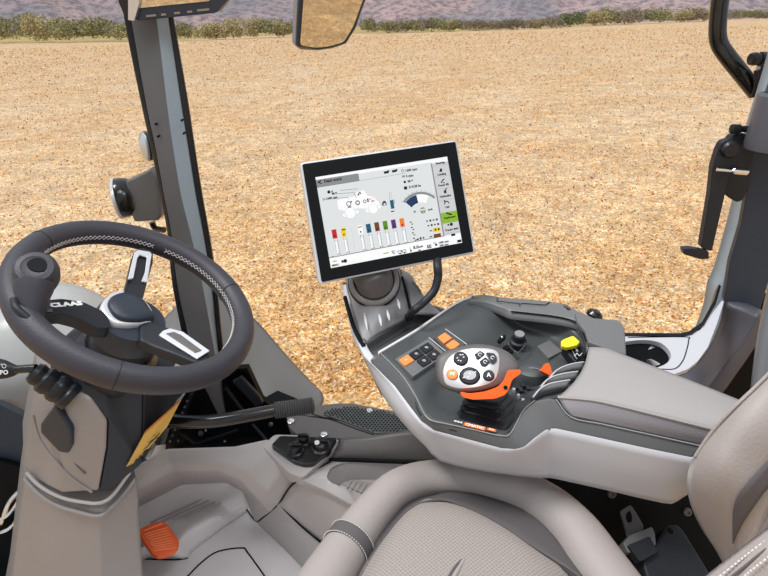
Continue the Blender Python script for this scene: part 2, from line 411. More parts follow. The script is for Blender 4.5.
# hedge bushes: four leaf masses, each bush its own object
def leaf_mat(name, c):
    m = bpy.data.materials.new(name); m.use_nodes = True; nt = m.node_tree; bb = nt.nodes['Principled BSDF']; L = nt.links.new
    g = nt.nodes.new('ShaderNodeNewGeometry'); r = nt.nodes.new('ShaderNodeValToRGB'); e = r.color_ramp.elements
    e[0].position = 0; e[0].color = (*lin(tuple(int(x*.72) for x in c)), 1); e[1].position = 1; e[1].color = (*lin(tuple(min(255, int(x*1.22)) for x in c)), 1)
    L(g.outputs['Random Per Island'], r.inputs[0]); L(r.outputs[0], bb.inputs['Base Color']); bb.inputs['Roughness'].default_value = .8; bb.inputs['Specular IOR Level'].default_value = .2
    MATS[name] = m
leaf_mat('leaf olive', (150, 148, 108)); leaf_mat('leaf straw', (182, 172, 130)); leaf_mat('leaf green', (112, 120, 84)); leaf_mat('leaf dusty', (146, 136, 118))
def bushmesh(seed, m):
    rnd = random.Random(seed); vs = []; fs = []
    lobes = [(rnd.uniform(-.55, .55), rnd.uniform(-.5, .5), rnd.uniform(.3, .62), rnd.uniform(.28, .42)) for _ in range(9)]
    for _ in range(1500):
        lx, ly, lz, lr = rnd.choice(lobes); th = rnd.uniform(0, 6.283); cz = rnd.uniform(-.8, 1); s = math.sqrt(1-cz*cz)
        p = V3((lx+lr*s*math.cos(th), ly+lr*s*math.sin(th), max(.02, lz+lr*cz)))*rnd.uniform(.93, 1.04)
        n = V3((rnd.gauss(0, 1), rnd.gauss(0, 1), rnd.gauss(.6, 1))).normalized(); u = n.orthogonal().normalized()*rnd.uniform(.03, .055); v = n.cross(u)
        k = len(vs); vs += [p-u, p-v*.7, p+u, p+v*.7]; fs.append([k, k+1, k+2, k+3])
    me = bpy.data.meshes.new('bush'); me.from_pydata([tuple(p) for p in vs], [], fs); me.materials.append(M(m)); return me
bm_ = [bushmesh(i, m) for i, m in enumerate(['leaf olive', 'leaf straw', 'leaf green', 'leaf dusty'])]
def bush(px, base, wpx, hpx, kind):
    P, t = G(px, base+.6); q = P-CAM; u = V3((q.x, q.y, 0)).normalized()
    P = P+u*(wpx*t/FPX*.5); P.z = P.z-.1; o = bpy.data.objects.new('hedge_bush', bm_[kind]); COL.objects.link(o); o.location = P
    s = t/FPX; o.scale = (wpx*s*.62, wpx*s*.62, hpx*s*1.02); o.rotation_euler = (0, 0, random.uniform(0, 6.28)); return o
rnd = random.Random(5)
kn = ['olive green', 'pale straw coloured', 'dark green', 'dusty grey brown']
spots = []
def seg_(x0, x1, b0, b1, h0, h1, wlo, whi, kinds, where):
    x = x0
    while x < x1:
        wd = rnd.uniform(wlo, whi); t = (x-x0)/(x1-x0); spots.append((x+wd*.4, b0+(b1-b0)*t, wd*1.25, (h0+(h1-h0)*t)*rnd.uniform(.82, 1.12), rnd.choice(kinds), where)); x += wd*.62
seg_(-20, 128, 43, 41, 27, 21, 22, 38, [0, 0, 2, 1, 0], 'in the tall hedge left of the front pillar')
seg_(176, 298, 40.5, 36, 21, 16, 18, 30, [0, 1, 0, 3], 'in the hedge between front pillar and outside mirror')
seg_(362, 548, 33.5, 28, 15, 11, 16, 26, [3, 1, 3, 0], 'in the low hedge right of the outside mirror')
seg_(548, 580, 27, 25, 15, 15, 20, 24, [2], 'dark clump in the middle of the right hedge')
seg_(580, 712, 25.5, 20, 16, 13, 18, 28, [0, 3, 0, 1], 'in the hedge left of the black mirror arm')
seg_(728, 760, 19, 18.5, 11, 8, 14, 20, [0, 3], 'right of the black mirror arm')
for px, ba, wd, hh, k, where in spots:
    o = bush(px, ba, wd, hh, k); tag(o, kn[k]+' bush '+where, 'bush', kn[k]+' bushes '+where)
# ------------------------------------------------------------------ glass, pillars (the cab shell)
def glass():
    m = bpy.data.materials.new('clear glass'); m.use_nodes = True; nt = m.node_tree; nt.nodes.clear(); L = nt.links.new
    o = nt.nodes.new('ShaderNodeOutputMaterial'); t = nt.nodes.new('ShaderNodeBsdfTransparent'); g = nt.nodes.new('ShaderNodeBsdfGlossy'); g.inputs['Roughness'].default_value = .02
    t.inputs[0].default_value = (.985, .99, .985, 1); x = nt.nodes.new('ShaderNodeMixShader'); f = nt.nodes.new('ShaderNodeFresnel'); f.inputs[0].default_value = 1.12
    L(f.outputs[0], x.inputs[0]); L(t.outputs[0], x.inputs[1]); L(g.outputs[0], x.inputs[2]); L(x.outputs[0], o.inputs[0]); MATS['glass'] = m
glass()
PD = 1.557                                                    # distance of the front pillar, measured along the heading
def pil(cols, rows_y): pass
yy = [-60, 20, 100, 150, 197, 233, 285, 345, 420]
eL = [112, 124, 140, 151, 160, 167, 172, 184, 200]
e1 = [117, 131, 145, 155.5, 164, 171, 177, 190, 206]          # seal / grey panel
e2 = [140, 156, 166, 173, 181, 190, 202, 213, 226]            # grey panel / strip
e3 = [155, 168.5, 180.5, 188.5, 196, 203, 211.5, 217.5, 229]
e4 = [159, 173, 187, 194.5, 202, 208.5, 216.5, 222.5, 234]
pr = empty('trim_1', VP(205, 400, PD), None, None); tag(pr, None, None, kind='structure')
def strip(xa, xb, da, db, m, name, parent, th=.05):
    rows = [[VP(x0, y, PD+da), VP(x1, y, PD+db)] for x0, x1, y in zip(xa, xb, yy)]
    # loft a closed section down the pillar
    loops = [[r[0], r[1], r[1]+hd*th, r[0]+hd*th] for r in rows]
    rr = [crom([l[k] for l in loops], 3) for k in range(4)]
    return one(loftvf([[rr[k][i] for k in range(4)] for i in range(len(rr[0]))]), m, name, parent, bevel=.003)
strip(eL, e1, .0, -.01, 'rubber', 'seal', pr, .02); strip(e1, e2, -.01, -.035, 'pillar grey', 'inner_panel', pr, .03)
strip(e2, e3, -.035, .0, 'pillar strip', 'side_strip', pr, .02); strip(e3, e4, .0, .005, 'rubber', 'seal', pr, .012)
b = B()
for px, py in [(182.5, 120), (184.5, 133), (156.5, 124), (159, 136)]:
    P = VP(px, py, PD-.03); b.add(lathevf([(.003, 0), (.003, .012), (.0015, .014)], P+hd*.004, -hd, 10), 'black deep')
b.build('screw', pr)
# window panes
g1 = [VP(212, 300, PD), VP(168, -60, PD+.02), VP(1100, -60, 1.1), VP(790, 330, 1.1), VP(700, 345, 1.13), VP(625, 334, 1.2)]
w1 = one(prism([VP(196, 420, PD+.03), VP(150, -80, PD+.03), H(5000, 5000, 0) if 0 else V3((1.36, .02, 1.75)), V3((1.36, .02, .42))], V3((.005, .004, 0))), 'glass', 'window_1', smooth=False); tag(w1, kind='structure')
w2 = one(prism([VP(192, 430, PD+.02), VP(128, -80, PD+.02), V3((-.2, 1.62, 1.95)), V3((-.2, 1.75, .1))], V3((0, .005, 0))), 'glass', 'window_2', smooth=False); tag(w2, kind='structure')

# lights and round mirror on the outside of the front pillar
t = empty('work_light', VP(140, 210, 1.75), 'grey boxy work light with round lens mounted low outside the front pillar', 'work light')
F = VP(140, 200, 1.75)
bx = [VP(x, y, 1.72) for x, y in [(125, 181), (133, 178), (150, 169), (158, 179), (162, 215), (158, 221), (134, 222.5), (130, 212)]]
one(prism(bx, hd*.06), 'rail grey', 'housing', t, bevel=.008)
ax = (-rt*.95-hd*.25-ZU*.1).normalized(); c0 = VP(134, 196, 1.76)
one(lathevf([(.052, 0), (.06, .012), (.064, .035), (.062, .045)], c0-ax*.0, ax, 28), 'black gloss', 'lamp_ring', t)
one(lathevf([(.066, .044), (.067, .052), (.06, .056), (.001, .06)], c0, ax, 28), 'white silver', 'lens', t)
one(tubevf([VP(152, 222, 1.76), VP(155, 228, 1.76), VP(164, 230, 1.74)], .01, 10), 'black gloss', 'bracket', t)
t = empty('round_lamp', VP(148, 146, 1.78), 'small round dark lamp peeking out above the boxy work light', 'lamp')
c0 = VP(149, 146, 1.78); ax = (-rt*.8-hd*.55).normalized()
one(lathevf([(.001, -.03), (.035, -.025), (.045, -.005), (.046, .01)], c0, ax, 26), 'black gloss', 'housing', t)
one(lathevf([(.044, .01), (.043, .016), (.03, .024), (.001, .028)], c0, ax, 26), 'lamp lens', 'lens', t)
one(boxvf(c0+rt*.03, rt*.04, ZU*.006, hd*.008), 'black gloss', 'bracket', t)

# monitor at the top left, hung from the roof
t = empty('overhead_monitor', S(165, 0, 1.25), 'small overhead monitor with a row of buttons along its lower edge, top left', 'monitor')
mf = Frame(S(170, 5, 1.3), (S(218, 0, 1.28)-S(138, 12, 1.3)), -hd*.93+ZU*-.15-rt*.1)
one(mf.plate([(128, -55), (136, 21), (216, 13), (228, -1), (222, -60)], 0, -.035, .006), 'dark navy plastic', 'housing', t, bevel=.003)
one(mf.plate([(112, -50), (118, 2), (125, 18), (136, 21), (129, -55)], .006, -.07, .008), 'rubber', 'side_cover', t, bevel=.006)
one(mf.plate([(128, -30), (128, 20), (134, 21), (139, 4), (137, -30)], .01, -.03, .002), 'silver', 'side_trim', t, bevel=.002)
md = mf.plate([(136, -50), (139.5, 8), (209.5, 1), (206, -50)], .002, -.004)
one(md, 'mirror glass', 'screen', t, smooth=False)
b = B()
for x0, x1, y0 in [(146, 156, 15.2), (161, 166, 13.8), (174, 180, 12.3), (187, 192, 11), (197, 209, 9.5)]:
    s_ = -(x1-x0)*.1
    b.add(mf.plate([(x0, y0), (x1, y0+s_), (x1+.2, y0+s_+2), (x0+.2, y0+2)], .002, -.001), 'steel')
b.build('buttons', t)

# outside rear-view mirror
t = empty('exterior_mirror', VP(330, 20, 3.0), 'rounded rectangular exterior mirror at the top edge reflecting the field', 'mirror')
mfr = Frame(VP(330, 10, 3.0), rt, (-hd*.85-ZU*.14+rt*.42))
out = [(300, -60), (295, 44), (300, 49.5), (318, 50.5), (332, 48.5), (346, 44), (356, 28), (363, 8), (370, -10), (376, -60)]
one(mfr.plate(out, 0, -.05, .01), 'bracket grey', 'housing', t, bevel=.02, seg=3)
inn = [(308, -60), (300, 45.5), (317, 47.8), (331, 46), (344, 42), (353, 27), (360, 8), (367, -12), (372, -60)]
one(mfr.plate([(303, -60), (296.5, 46), (318, 49.5), (332, 47.5), (346, 43), (355.5, 28), (362, 8), (369, -10), (375, -60)], .012, -.01, .01), 'dark navy plastic', 'rim', t, bevel=.004)
one(mfr.plate(inn, .016, .0, .02), 'mirror glass', 'mirror_glass', t, smooth=False)

# hood and mudguard in front
rows = [[S(-160, 300, 1.9), S(-60, 302, 1.9), S(0, 300, 1.95), S(45, 284, 2.05), S(80, 286, 2.1), S(112, 302, 2.15), S(150, 330, 2.2), S(190, 372, 2.2)],
        [S(-160, 330, 1.8), S(-60, 330, 1.8), S(0, 325, 1.85), S(45, 305, 1.9), S(80, 308, 1.95), S(110, 325, 2.0), S(140, 350, 2.05), S(180, 385, 2.05)],
        [S(-160, 385, 1.75), S(-60, 380, 1.75), S(0, 375, 1.8), S(45, 370, 1.85), S(80, 372, 1.88), S(110, 385, 1.9), S(135, 400, 1.95), S(170, 420, 1.95)],
        [S(-160, 520, 1.75), S(-60, 450, 1.75), S(0, 404, 1.8), S(30, 420, 1.85), S(60, 450, 1.88), S(90, 460, 1.9), S(125, 470, 1.95), S(160, 480, 1.95)]]
o = sheet(rows, 'hood grey', 'engine_hood', None, solid=.02, nu=5, nv=5); tag(o, 'light grey engine hood seen behind the steering wheel', 'engine hood')
rows = [[S(130, 352, 2.3), S(150, 335, 2.35), S(172, 310, 2.4), S(200, 292, 2.5), S(228, 301, 2.55), S(254, 318, 2.55), S(284, 352, 2.5), S(306, 376, 2.45), S(321, 391, 2.4)],
        [S(130, 365, 2.25), S(150, 352, 2.27), S(172, 335, 2.3), S(200, 325, 2.35), S(228, 335, 2.4), S(252, 345, 2.42), S(280, 368, 2.38), S(302, 388, 2.35), S(324, 400, 2.35)],
        [S(130, 380, 2.2), S(150, 375, 2.2), S(172, 372, 2.22), S(200, 370, 2.25), S(228, 378, 2.28), S(250, 384, 2.3), S(275, 395, 2.28), S(298, 405, 2.28), S(320, 408, 2.3)],
        [S(130, 420, 2.15), S(150, 420, 2.15), S(172, 420, 2.17), S(200, 420, 2.2), S(228, 425, 2.2), S(248, 430, 2.2), S(270, 435, 2.2), S(293, 435, 2.2), S(308, 435, 2.2)]]
o = sheet(rows, 'fender grey', 'mudguard', None, solid=.03, nu=5, nv=5); tag(o, 'smooth dark grey front mudguard right of the steering wheel', 'mudguard')

# ------------------------------------------------------------------ rear right pillar
t = empty('trim_2', VP(740, 360, 1.12), None, None); tag(t, kind='structure')
# light strip
ls = [(820, -120), (800, -30), (784, 50), (765, 112), (754, 150), (745, 203), (734, 245), (724, 277), (718, 290), (714, 312), (706, 335), (700, 345)]
lt = [(836, -120), (816, -30), (798, 50), (777, 112), (766, 150), (757, 203), (744, 245), (736, 277), (730, 300), (724, 322), (712, 350), (700, 372)]
loops = []
for (x0, y0), (x1, y1) in zip(ls, lt):
    a, c = VP(x0, y0, 1.14), VP(x1, y1, 1.12); loops.append([a, c, c+hd*.05, a+hd*.05])
rr = [crom([l[k] for l in loops], 3) for k in range(4)]
one(loftvf([[rr[k][i] for k in range(4)] for i in range(len(rr[0]))]), 'pillar strip', 'side_strip', t, bevel=.004)
pf = Frame(VP(745, 240, 1.10), rt, -hd-rt*.25)
one(pf.plate([(757, 120), (748, 185), (741, 225), (730, 262), (724, 301), (759, 314), (778, 250), (806, 90), (860, -140), (822, -140), (790, 30), (770, 88)], 0, -.02, .004), 'pillar navy', 'upper_cover', t, bevel=.008, seg=3)
lo = [[VP(724, 302, 1.10), VP(742, 307, 1.07), VP(760, 314, 1.03)], [VP(719, 325, 1.11), VP(738, 330, 1.06), VP(747, 337, 1.03)], [VP(704, 354, 1.12), VP(718, 362, 1.06), VP(724, 368, 1.03)], [VP(680, 374, 1.13), VP(695, 385, 1.08), VP(700, 396, 1.04)], [VP(640, 380, 1.13), VP(650, 395, 1.08), VP(660, 412, 1.05)]]
sheet(lo, 'pillar plum', 'lower_cover', t, solid=.03)
bkp = Frame(VP(745, 360, 1.16), rt, -hd)
one(bkp.plate([(690, 345), (722, 320), (760, 300), (800, 300), (800, 430), (640, 430), (650, 380)], -.02, -.06), 'black deep', 'backing', t)
one(lathevf([(.052, 0), (.054, .01), (.054, .095), (.05, .1), (.045, .1), (.044, .07), (.001, .07)], VP(775, 150, 1.06), (ZU*1+rt*.02), 32), 'pillar plum', 'tube_cover', t)
gr = [[S(752, 395, .84), S(758, 350, .84), S(764, 318, .84), S(772, 280, .84)], [S(790, 400, .82), S(800, 350, .82), S(810, 318, .82), S(815, 280, .82)]]
sheet(gr, 'pillar grey', 'rear_cover', t, solid=.02)

# tray with cup holder on the right sill
t = empty('cup_holder', VP(660, 355, 1.13), 'light grey side console with oval cup holder below the right window', 'cup holder')
tf = Frame(H(660, 352, .66), rt, ZU-hd*.35)
def tpl(p, a, b_, r=0): return tf.plate(p, a, b_, r)
outl = [(612, 334), (686, 334), (700, 330), (722, 300), (724, 302), (717, 324), (708, 347), (698, 361), (688, 369), (672, 375), (600, 352)]
ov = [(608, 344), (626, 341.5), (640, 340), (652, 340.5), (662, 343.5), (669, 350), (671, 356), (668, 362), (661, 366), (652, 368), (635, 365), (612, 356)]
# top with a real opening: bridge outline and oval
P = [tf.px(x, y, 0) for x, y in fillet([V3((x, y, 0)) for x, y in outl], 4)] if 0 else [tf.px(x, y, 0) for x, y in outl]
hole = [tf.px(q.x, q.y, 0) for q in crom([V3((x, y, 0)) for x, y in ov], 3, True)]
me = bpy.data.meshes.new('top'); bm = bmesh.new()
def addloop(bm, pts):
    v = [bm.verts.new(p) for p in pts]; return [bm.edges.new((v[i], v[(i+1) % len(v)])) for i in range(len(v))]
def holed(name, outer, holes, off, m, parent, bevel=.002):
    bm = bmesh.new(); es = addloop(bm, outer)
    for h_ in holes: es += addloop(bm, h_)
    bmesh.ops.triangle_fill(bm, use_beauty=True, use_dissolve=False, edges=es)
    bmesh.ops.recalc_face_normals(bm, faces=bm.faces)
    r = bmesh.ops.extrude_face_region(bm, geom=list(bm.faces)); bmesh.ops.translate(bm, vec=off, verts=[g for g in r['geom'] if isinstance(g, bmesh.types.BMVert)])
    bmesh.ops.recalc_face_normals(bm, faces=bm.faces)
    me = bpy.data.meshes.new(name); bm.to_mesh(me); bm.free(); me.materials.append(M(m))
    o = bpy.data.objects.new(name, me); COL.objects.link(o)
    if parent is not None: o.parent = parent; o.matrix_parent_inverse = Matrix.Translation(-parent.location)
    if bevel:
        q = o.modifiers.new('bevel', 'BEVEL'); q.width = bevel; q.segments = 2; q.limit_method = 'ANGLE'; q.angle_limit = math.radians(40)
        for p in me.polygons: p.use_smooth = True
        q = o.modifiers.new('wn', 'WEIGHTED_NORMAL')
    return o
holed('top', P, [hole], -tf.n*.012, 'shell light', t)
B().add(prism([p-tf.n*.012 for p in hole], -tf.n*.08), 'black deep').build('cup', t, recalc=False)
one(tf.plate([(604, 340), (672, 338), (690, 345), (684, 368), (660, 372), (610, 362)], -.09, -.1), 'black deep', 'bottom', t)
b = B()
for q in ([(647.5, 350), (654, 342), (664, 344), (661, 346)], [(645.5, 359), (652, 359), (661, 364), (651, 368)]): b.add(tf.plate(q, -.012, -.03, .003), 'shell light')
b.build('clamp', t, bevel=.003)
ln = [(628, 337.5), (684, 337), (688.5, 340), (686, 352), (682, 362), (674, 369), (657, 369)]
b = B(); pts = [tf.loc(tf.px(x, y)) for x, y in ln]
cp = [(q.x, q.y) for q in crom([V3((a, c, 0)) for a, c in pts], 4)]
b.add(tf.line(cp, .002, .0006), 'black deep'); b.build('seam', t, recalc=False)
one(tf.plate([(600, 332.5), (680, 333.2), (690, 331), (702, 322), (714, 300), (719, 284), (721, 286), (716, 304), (704, 325), (692, 334), (682, 336), (600, 335)], .003, -.02), 'rubber', 'window_seal', t, smooth=False)

# latch lever on the rear pillar
t = empty('window_latch', VP(735, 190, 1.1), 'black window latch with a long flat lever and silver bolt on rear pillar', 'latch')
lf = Frame(VP(725, 190, 1.08), rt, -hd-rt*.1)
one(lf.plate([(729, 140), (735, 134), (748, 134), (755, 142), (750, 185), (744, 200), (738, 203), (729, 198), (722, 190)], -.02, -.045, .008), 'black soft', 'base_plate', t, bevel=.004)
one(lf.plate([(718, 150), (722, 142), (730, 139), (737, 142), (739, 150), (735, 166), (728, 180), (724, 200), (712, 252), (701, 248), (710, 195), (713, 166)], 0, -.02, .006), 'black soft', 'lever', t, bevel=.004, seg=3)
one(lf.plate([(683, 249), (691, 248.5), (709, 252), (709, 259), (701, 259.5), (684, 254.5)], .01, -.008, 0), 'black soft', 'handle', t, bevel=.0012)
one(lathevf([(.016, 0), (.016, .008), (.013, .012), (.001, .012)], lf.px(729, 149, 0), lf.n, 24), 'rubber', 'cap', t)
a = lf.px(717, 169.5, .01); c = lf.px(748, 172, .01); d_ = (c-a).normalized()
b = B(); b.add(lathevf([(.0035, 0), (.0035, .03)], a, d_, 12), 'chrome'); b.add(lathevf([(.006, .028), (.0075, .03), (.0075, .055), (.006, .057)], a, d_, 12), 'chrome'); b.build('bolt', t)
one(lathevf([(.006, -.02), (.009, -.018), (.009, -.004), (.006, 0), (.006, .02)], VP(741, 129, 1.1), rt, 16), 'rubber', 'hinge_knob', t)

# black mirror arm, top right
t = empty('mirror_arm', VP(745, 90, 1.3), 'bent black tubular mirror arm at the top right', 'mirror arm')
path = [VP(724, -80, 1.32), VP(722, -20, 1.32), VP(719, 10, 1.32), VP(717.5, 32, 1.32), VP(720, 45, 1.32), VP(728, 57, 1.31), VP(740, 72, 1.3), VP(756, 92, 1.3)]
one(tubevf(path, .0175, 18, 5), 'black gloss', 'tube', t)
one(tubevf([VP(757, 70, 1.27), VP(757, 85, 1.27), VP(754, 96, 1.28)], .006, 10), 'rubber', 'bracket', t)
t = empty('gas_strut', VP(760, 60, 1.25), 'short black rod with rounded end right of mirror arm', 'strut')
one(lathevf([(.001, -.002), (.011, 0), (.013, .006), (.013, .012), (.011, .014), (.011, .1)], VP(750, 59, 1.25), (rt*1+ZU*.02), 18), 'rubber', 'rod', t)
one(lathevf([(.0135, .02), (.0145, .022), (.0145, .03), (.0135, .032)], VP(750, 59, 1.25), rt, 18), 'black gloss', 'collar', t)
one(tubevf([VP(763.5, 52, 1.25), VP(762.5, 66, 1.25), VP(759, 84, 1.25)], .003, 8), 'black gloss', 'pin', t)
one(prism([VP(765, 66, 1.26), VP(790, 66, 1.26), VP(790, 84, 1.26), VP(762, 84, 1.26)], hd*.03), 'white silver', 'mount_plate', t)
# ------------------------------------------------------------------ cab floor, footwell and side console
def mesh_px(name, P, F, m, parent=None, **k):                 # P: {key: Vector}; F: lists of keys
    ks = list(P); ix = {q: i for i, q in enumerate(ks)}; vs = [P[q] for q in ks]; fs = [[ix[q] for q in f] for f in F]
    return one((vs, facing(vs, fs)), m, name, parent, recalc=False, **k)
fl = empty('floor', V3((.7, .8, 0)), None, None); tag(fl, kind='structure')
# footwell bowl: ledges from outside to the tray, each row left -> right corner -> towards the camera
rA = [H(60, 505, .34), H(142, 464, .34), H(167, 449, .34), H(235, 446, .33), H(268, 439, .33), H(290, 460, .31), H(297, 480, .26)]
rB = [H(60, 520, .31), H(140, 481, .31), H(170, 464, .31), H(221, 461.5, .31), H(249, 472, .30), H(268, 492, .24), H(278, 505, .17)]
rC = [H(60, 530, .285), H(140, 489, .285), H(173, 471, .285), H(218, 471, .285), H(240, 480, .275), H(262, 503, .19), H(271, 512, .12)]
rD = [H(60, 560, .10), H(140, 507, .10), H(182, 485, .10), H(226, 483, .10), H(243, 492, .09), H(249, 508, .07), H(256, 522, .03)]
P = {}
for r, row in zip('ABCD', (rA, rB, rC, rD)):
    for i, q in enumerate(row): P[r+str(i)] = q
F = [[a+str(i), a+str(i+1), b_+str(i+1), b_+str(i)] for a, b_ in ('AB', 'BC', 'CD') for i in range(6)]
mesh_px('footwell_wall', P, F, 'taupe plastic', fl, solid=.012, bevel=.014, seg=4)
# tray of the foot rest
rows = [[H(60, 560, .10), H(140, 507, .10), H(182, 485, .10), H(226, 483, .10), H(243, 492, .09), H(249, 508, .055)],
        [H(60, 572, .075), H(140, 524, .075), H(178, 500, .075), H(216, 494, .075), H(228, 502, .07), H(236, 512, .045)],
        [H(60, 610, .06), H(140, 540, .06), H(172, 526, .055), H(204, 510, .06), H(222, 506, .062), H(229, 516, .045)],
        [H(60, 640, .05), H(140, 550, .06), H(170, 550, .06), H(187, 534, .06), H(212, 520, .06), H(225, 517, .05)],
        [H(60, 660, .0), H(140, 562, .0), H(184, 559, .0), H(194, 550, .0), H(226, 526, .0), H(247, 511, .0)]]
sheet(rows, 'floor taupe', 'foot_tray', fl, solid=.01, nu=4, nv=4)
one(tubevf(rD[:6], .006, 10, 4), 'floor taupe', 'tray_rim', fl)
b = B()
for k in range(4):
    x0, y0, x1, y1 = 150+k*11, 523-k*1.5, 203+k*6, 499+k*1.5
    b.add(tubevf([H(x0+(x1-x0)*t, y0+(y1-y0)*t, .068) for t in (0, .5, 1)], .0022, 6), 'taupe plastic')
b.build('tread_rib', fl)
# flat floor
vs = [H(40, 600, -.001), H(140, 556, -.001), H(186, 556, -.001), H(248, 507, -.001), H(262, 514, -.001), H(330, 600, -.001), H(420, 760, -.001), H(0, 900, -.001)]
one(prism(vs, V3((0, 0, -.02))), 'floor taupe', 'mat', fl, smooth=False)
one(prism([V3((.2, -.3, -.05)), V3((1.3, -.3, -.05)), V3((1.3, 1.3, -.05)), V3((.2, 1.5, -.05))], V3((0, 0, -.04))), 'black deep', 'subfloor', fl, smooth=False)  # unseen plate under the cab, added to block warm bounce off the field
def seam(px, z, w, name='seam', parent=fl, m='black deep', r=None):
    pts = [H(x, y, z) for x, y in px]; return one(tubevf(pts, w, 6, 4), m, name, parent)
seam([(143, 559), (184, 559), (194, 549), (247, 509.5)], .0, .0018)
seam([(186, 578), (202, 562), (218, 551.5), (242, 548), (248, 553), (266, 578)], .0, .002)
seam([(247, 509.5), (251, 516), (257, 521.5), (262, 519), (279, 502), (288, 488), (300, 479), (332, 461), (340, 448)], .0, .0018) if 0 else None
# side sill: low wall, slope and top of the side console
rS = [[H(249, 508, .04), H(256, 522, .01), H(275, 540, 0), H(312, 578, 0), H(345, 620, 0)],
      [H(262, 500, .13), H(268, 510, .11), H(300, 541, .09), H(330, 576, .08), H(365, 620, .08)],
      [H(278, 505, .17), H(300, 526, .13), H(327, 548, .11), H(352, 576, .10), H(385, 620, .10)]]
sr = sheet(rS[:2]+[rS[1]] if 0 else rS, 'taupe plastic', 'sill', fl, solid=.01)
t = empty('side_console', H(340, 490, .2), 'taupe side console with open storage pocket in front of seat', 'side console')
q = lambda x, y, z: H(x, y, z)
rows = [[q(278, 505, .17), q(302, 527, .125), q(329, 549, .105), q(355, 577, .095), q(390, 620, .09)],
        [q(290, 487, .24), q(315, 505, .23), q(345, 527, .22), q(380, 556, .21), q(420, 595, .20)],
        [q(300, 479, .285), q(325, 490, .29), q(358, 508, .29), q(400, 530, .29), q(450, 560, .28)]]
one(grid(rows, 4, 4), 'taupe plastic', 'front_panel', t, recalc=False, solid=.01)
tfm = Frame(H(350, 480, .30), rt, ZU)
O = [tfm.px(x, y) for x, y in [(300, 479), (331, 461), (336, 459.5), (450, 461), (620, 520), (620, 640), (450, 560), (400, 530), (358, 508), (325, 490)]]
pk = fillet([tfm.px(x, y) for x, y in [(325, 479), (331, 467), (343, 462.5), (470, 462), (470, 512), (375, 499), (340, 487)]], .03, 5)
holed('top_panel', O, [pk], -ZU*.012, 'taupe plastic', t, .006)
# pocket: sloped walls and a ribbed bottom
low = [p-ZU*.045+(tfm.px(395, 484)-p)*.14 for p in pk]
pkb = B(); n = len(pk); pkb.add(([p-ZU*.006 for p in pk]+low, [[i, (i+1) % n, n+(i+1) % n, n+i] for i in range(n)]+[list(range(n, 2*n))]), 'taupe plastic'); po = pkb.build('pocket', t, recalc=False, solid=-.004)
b = B(); rb = Frame(H(360, 487, .258), rt, ZU)
one(rb.plate([(341, 483), (352, 479.5), (460, 500), (460, 520), (372, 498)], .0, -.004), 'seat leather', 'pocket_mat', t)
for k in range(9):
    x = 345+k*5; y = 482+k*1.2; b.add(tubevf([rb.px(x+7, y-1.5, .001), rb.px(x+1, y+7, .001)], .0014, 6, 0), 'taupe plastic')
b.build('rib', t)
seam([(263, 519.5), (279, 503.5), (289, 488), (300, 479.5)], .0, .002, 'x', None) if 0 else None
def seam3(P, w, name, parent, m='black deep'): return one(tubevf(P, w, 6, 4), m, name, parent)
seam3([H(247, 509.5, .002), H(252, 517, .002), H(257, 521.5, .014), H(263, 517.5, .06), H(278.5, 504, .17), H(289, 488, .245), H(300, 479.5, .29), H(331, 461, .303)], .002, 'seam', fl)
seam3([H(279, 504.5, .17), H(302, 527, .13), H(329, 549, .11)], .002, 'seam', fl)

# knob panel on the corner of the sill
t = empty('rotary_control', H(300, 450, .34), 'small glossy panel with three black rotary knobs on the taupe sill', 'control panel')
kf = Frame(H(303, 449, .335), rt, ZU-hd*.2)
one(kf.plate([(262, 446), (274, 434), (282, 434), (340, 436), (337, 446), (303, 478), (288, 472)], -.012, -.05, .012), 'taupe plastic', 'surround', t, bevel=.006, seg=3)
one(kf.plate([(271, 445), (280, 435.5), (337, 437.5), (330, 449), (313, 463), (304, 464), (294, 461)], .002, -.02, .006), 'black gloss', 'face_plate', t, bevel=.002)
for px, py, r in [(296, 451, .016), (304, 441.5, .014), (321, 447, .02)]:
    c0 = kf.px(px, py, .002)
    kn_ = one(lathevf([(r*1.25, 0), (r*1.2, .004), (r*.95, .006), (r*.85, .018), (r*.6, .021), (.001, .021)], c0, kf.n, 22), 'rubber', 'knob', t)
    one(boxvf(c0+kf.n*.022, kf.x*r*.9, kf.y*r*.2, kf.n*.005), 'black gloss', 'grip', kn_, bevel=.001)
one(lathevf([(.006, 0), (.006, .003), (.001, .004)], kf.px(317, 443, .026), kf.n, 10), 'white print', 'mark', t)

# dark step panel and perforated speaker shelf beside the armrest
t = empty('step_panel', H(390, 445, .32), 'long dark grey panel between knob panel and armrest', 'panel')
sheet([[H(331, 459, .30), H(370, 460, .30), H(410, 461.5, .30), H(470, 464, .30)], [H(336, 453, .315), H(370, 452, .32), H(404, 449, .33), H(455, 447, .34)], [H(341, 438, .335), H(370, 436, .345), H(400, 432, .36), H(450, 428, .38)]], 'bracket dark', 'panel', t, solid=.015)
one(tubevf([H(329, 459.5, .303), H(380, 461.5, .303), H(450, 464, .303)], .004, 8), 'black deep', 'gap_seal', t)
t = empty('speaker_shelf', H(340, 422, .33), 'dark speckled shelf with perforated speaker grille by the door', 'speaker shelf')
sf = Frame(H(340, 422, .34), rt, ZU-hd*.1)
one(sf.plate([(286, 416), (290, 411), (300, 408.5), (322, 404.5), (335, 403), (352, 403), (395, 411), (470, 440), (470, 430), (430, 436), (330, 438.5), (300, 436), (290, 429)], 0, -.02, .012), 'bracket dark', 'shelf', t, bevel=.003)
gsh = [(322, 413.5), (336, 409), (352, 408), (380, 411), (410, 421), (440, 428), (378, 434), (345, 421.5)]
one(sf.plate(gsh, .004, -.002, .01), 'deck dark', 'grille', t, bevel=.002)
b = B()
gp = [sf.loc(sf.px(x, y)) for x, y in gsh]
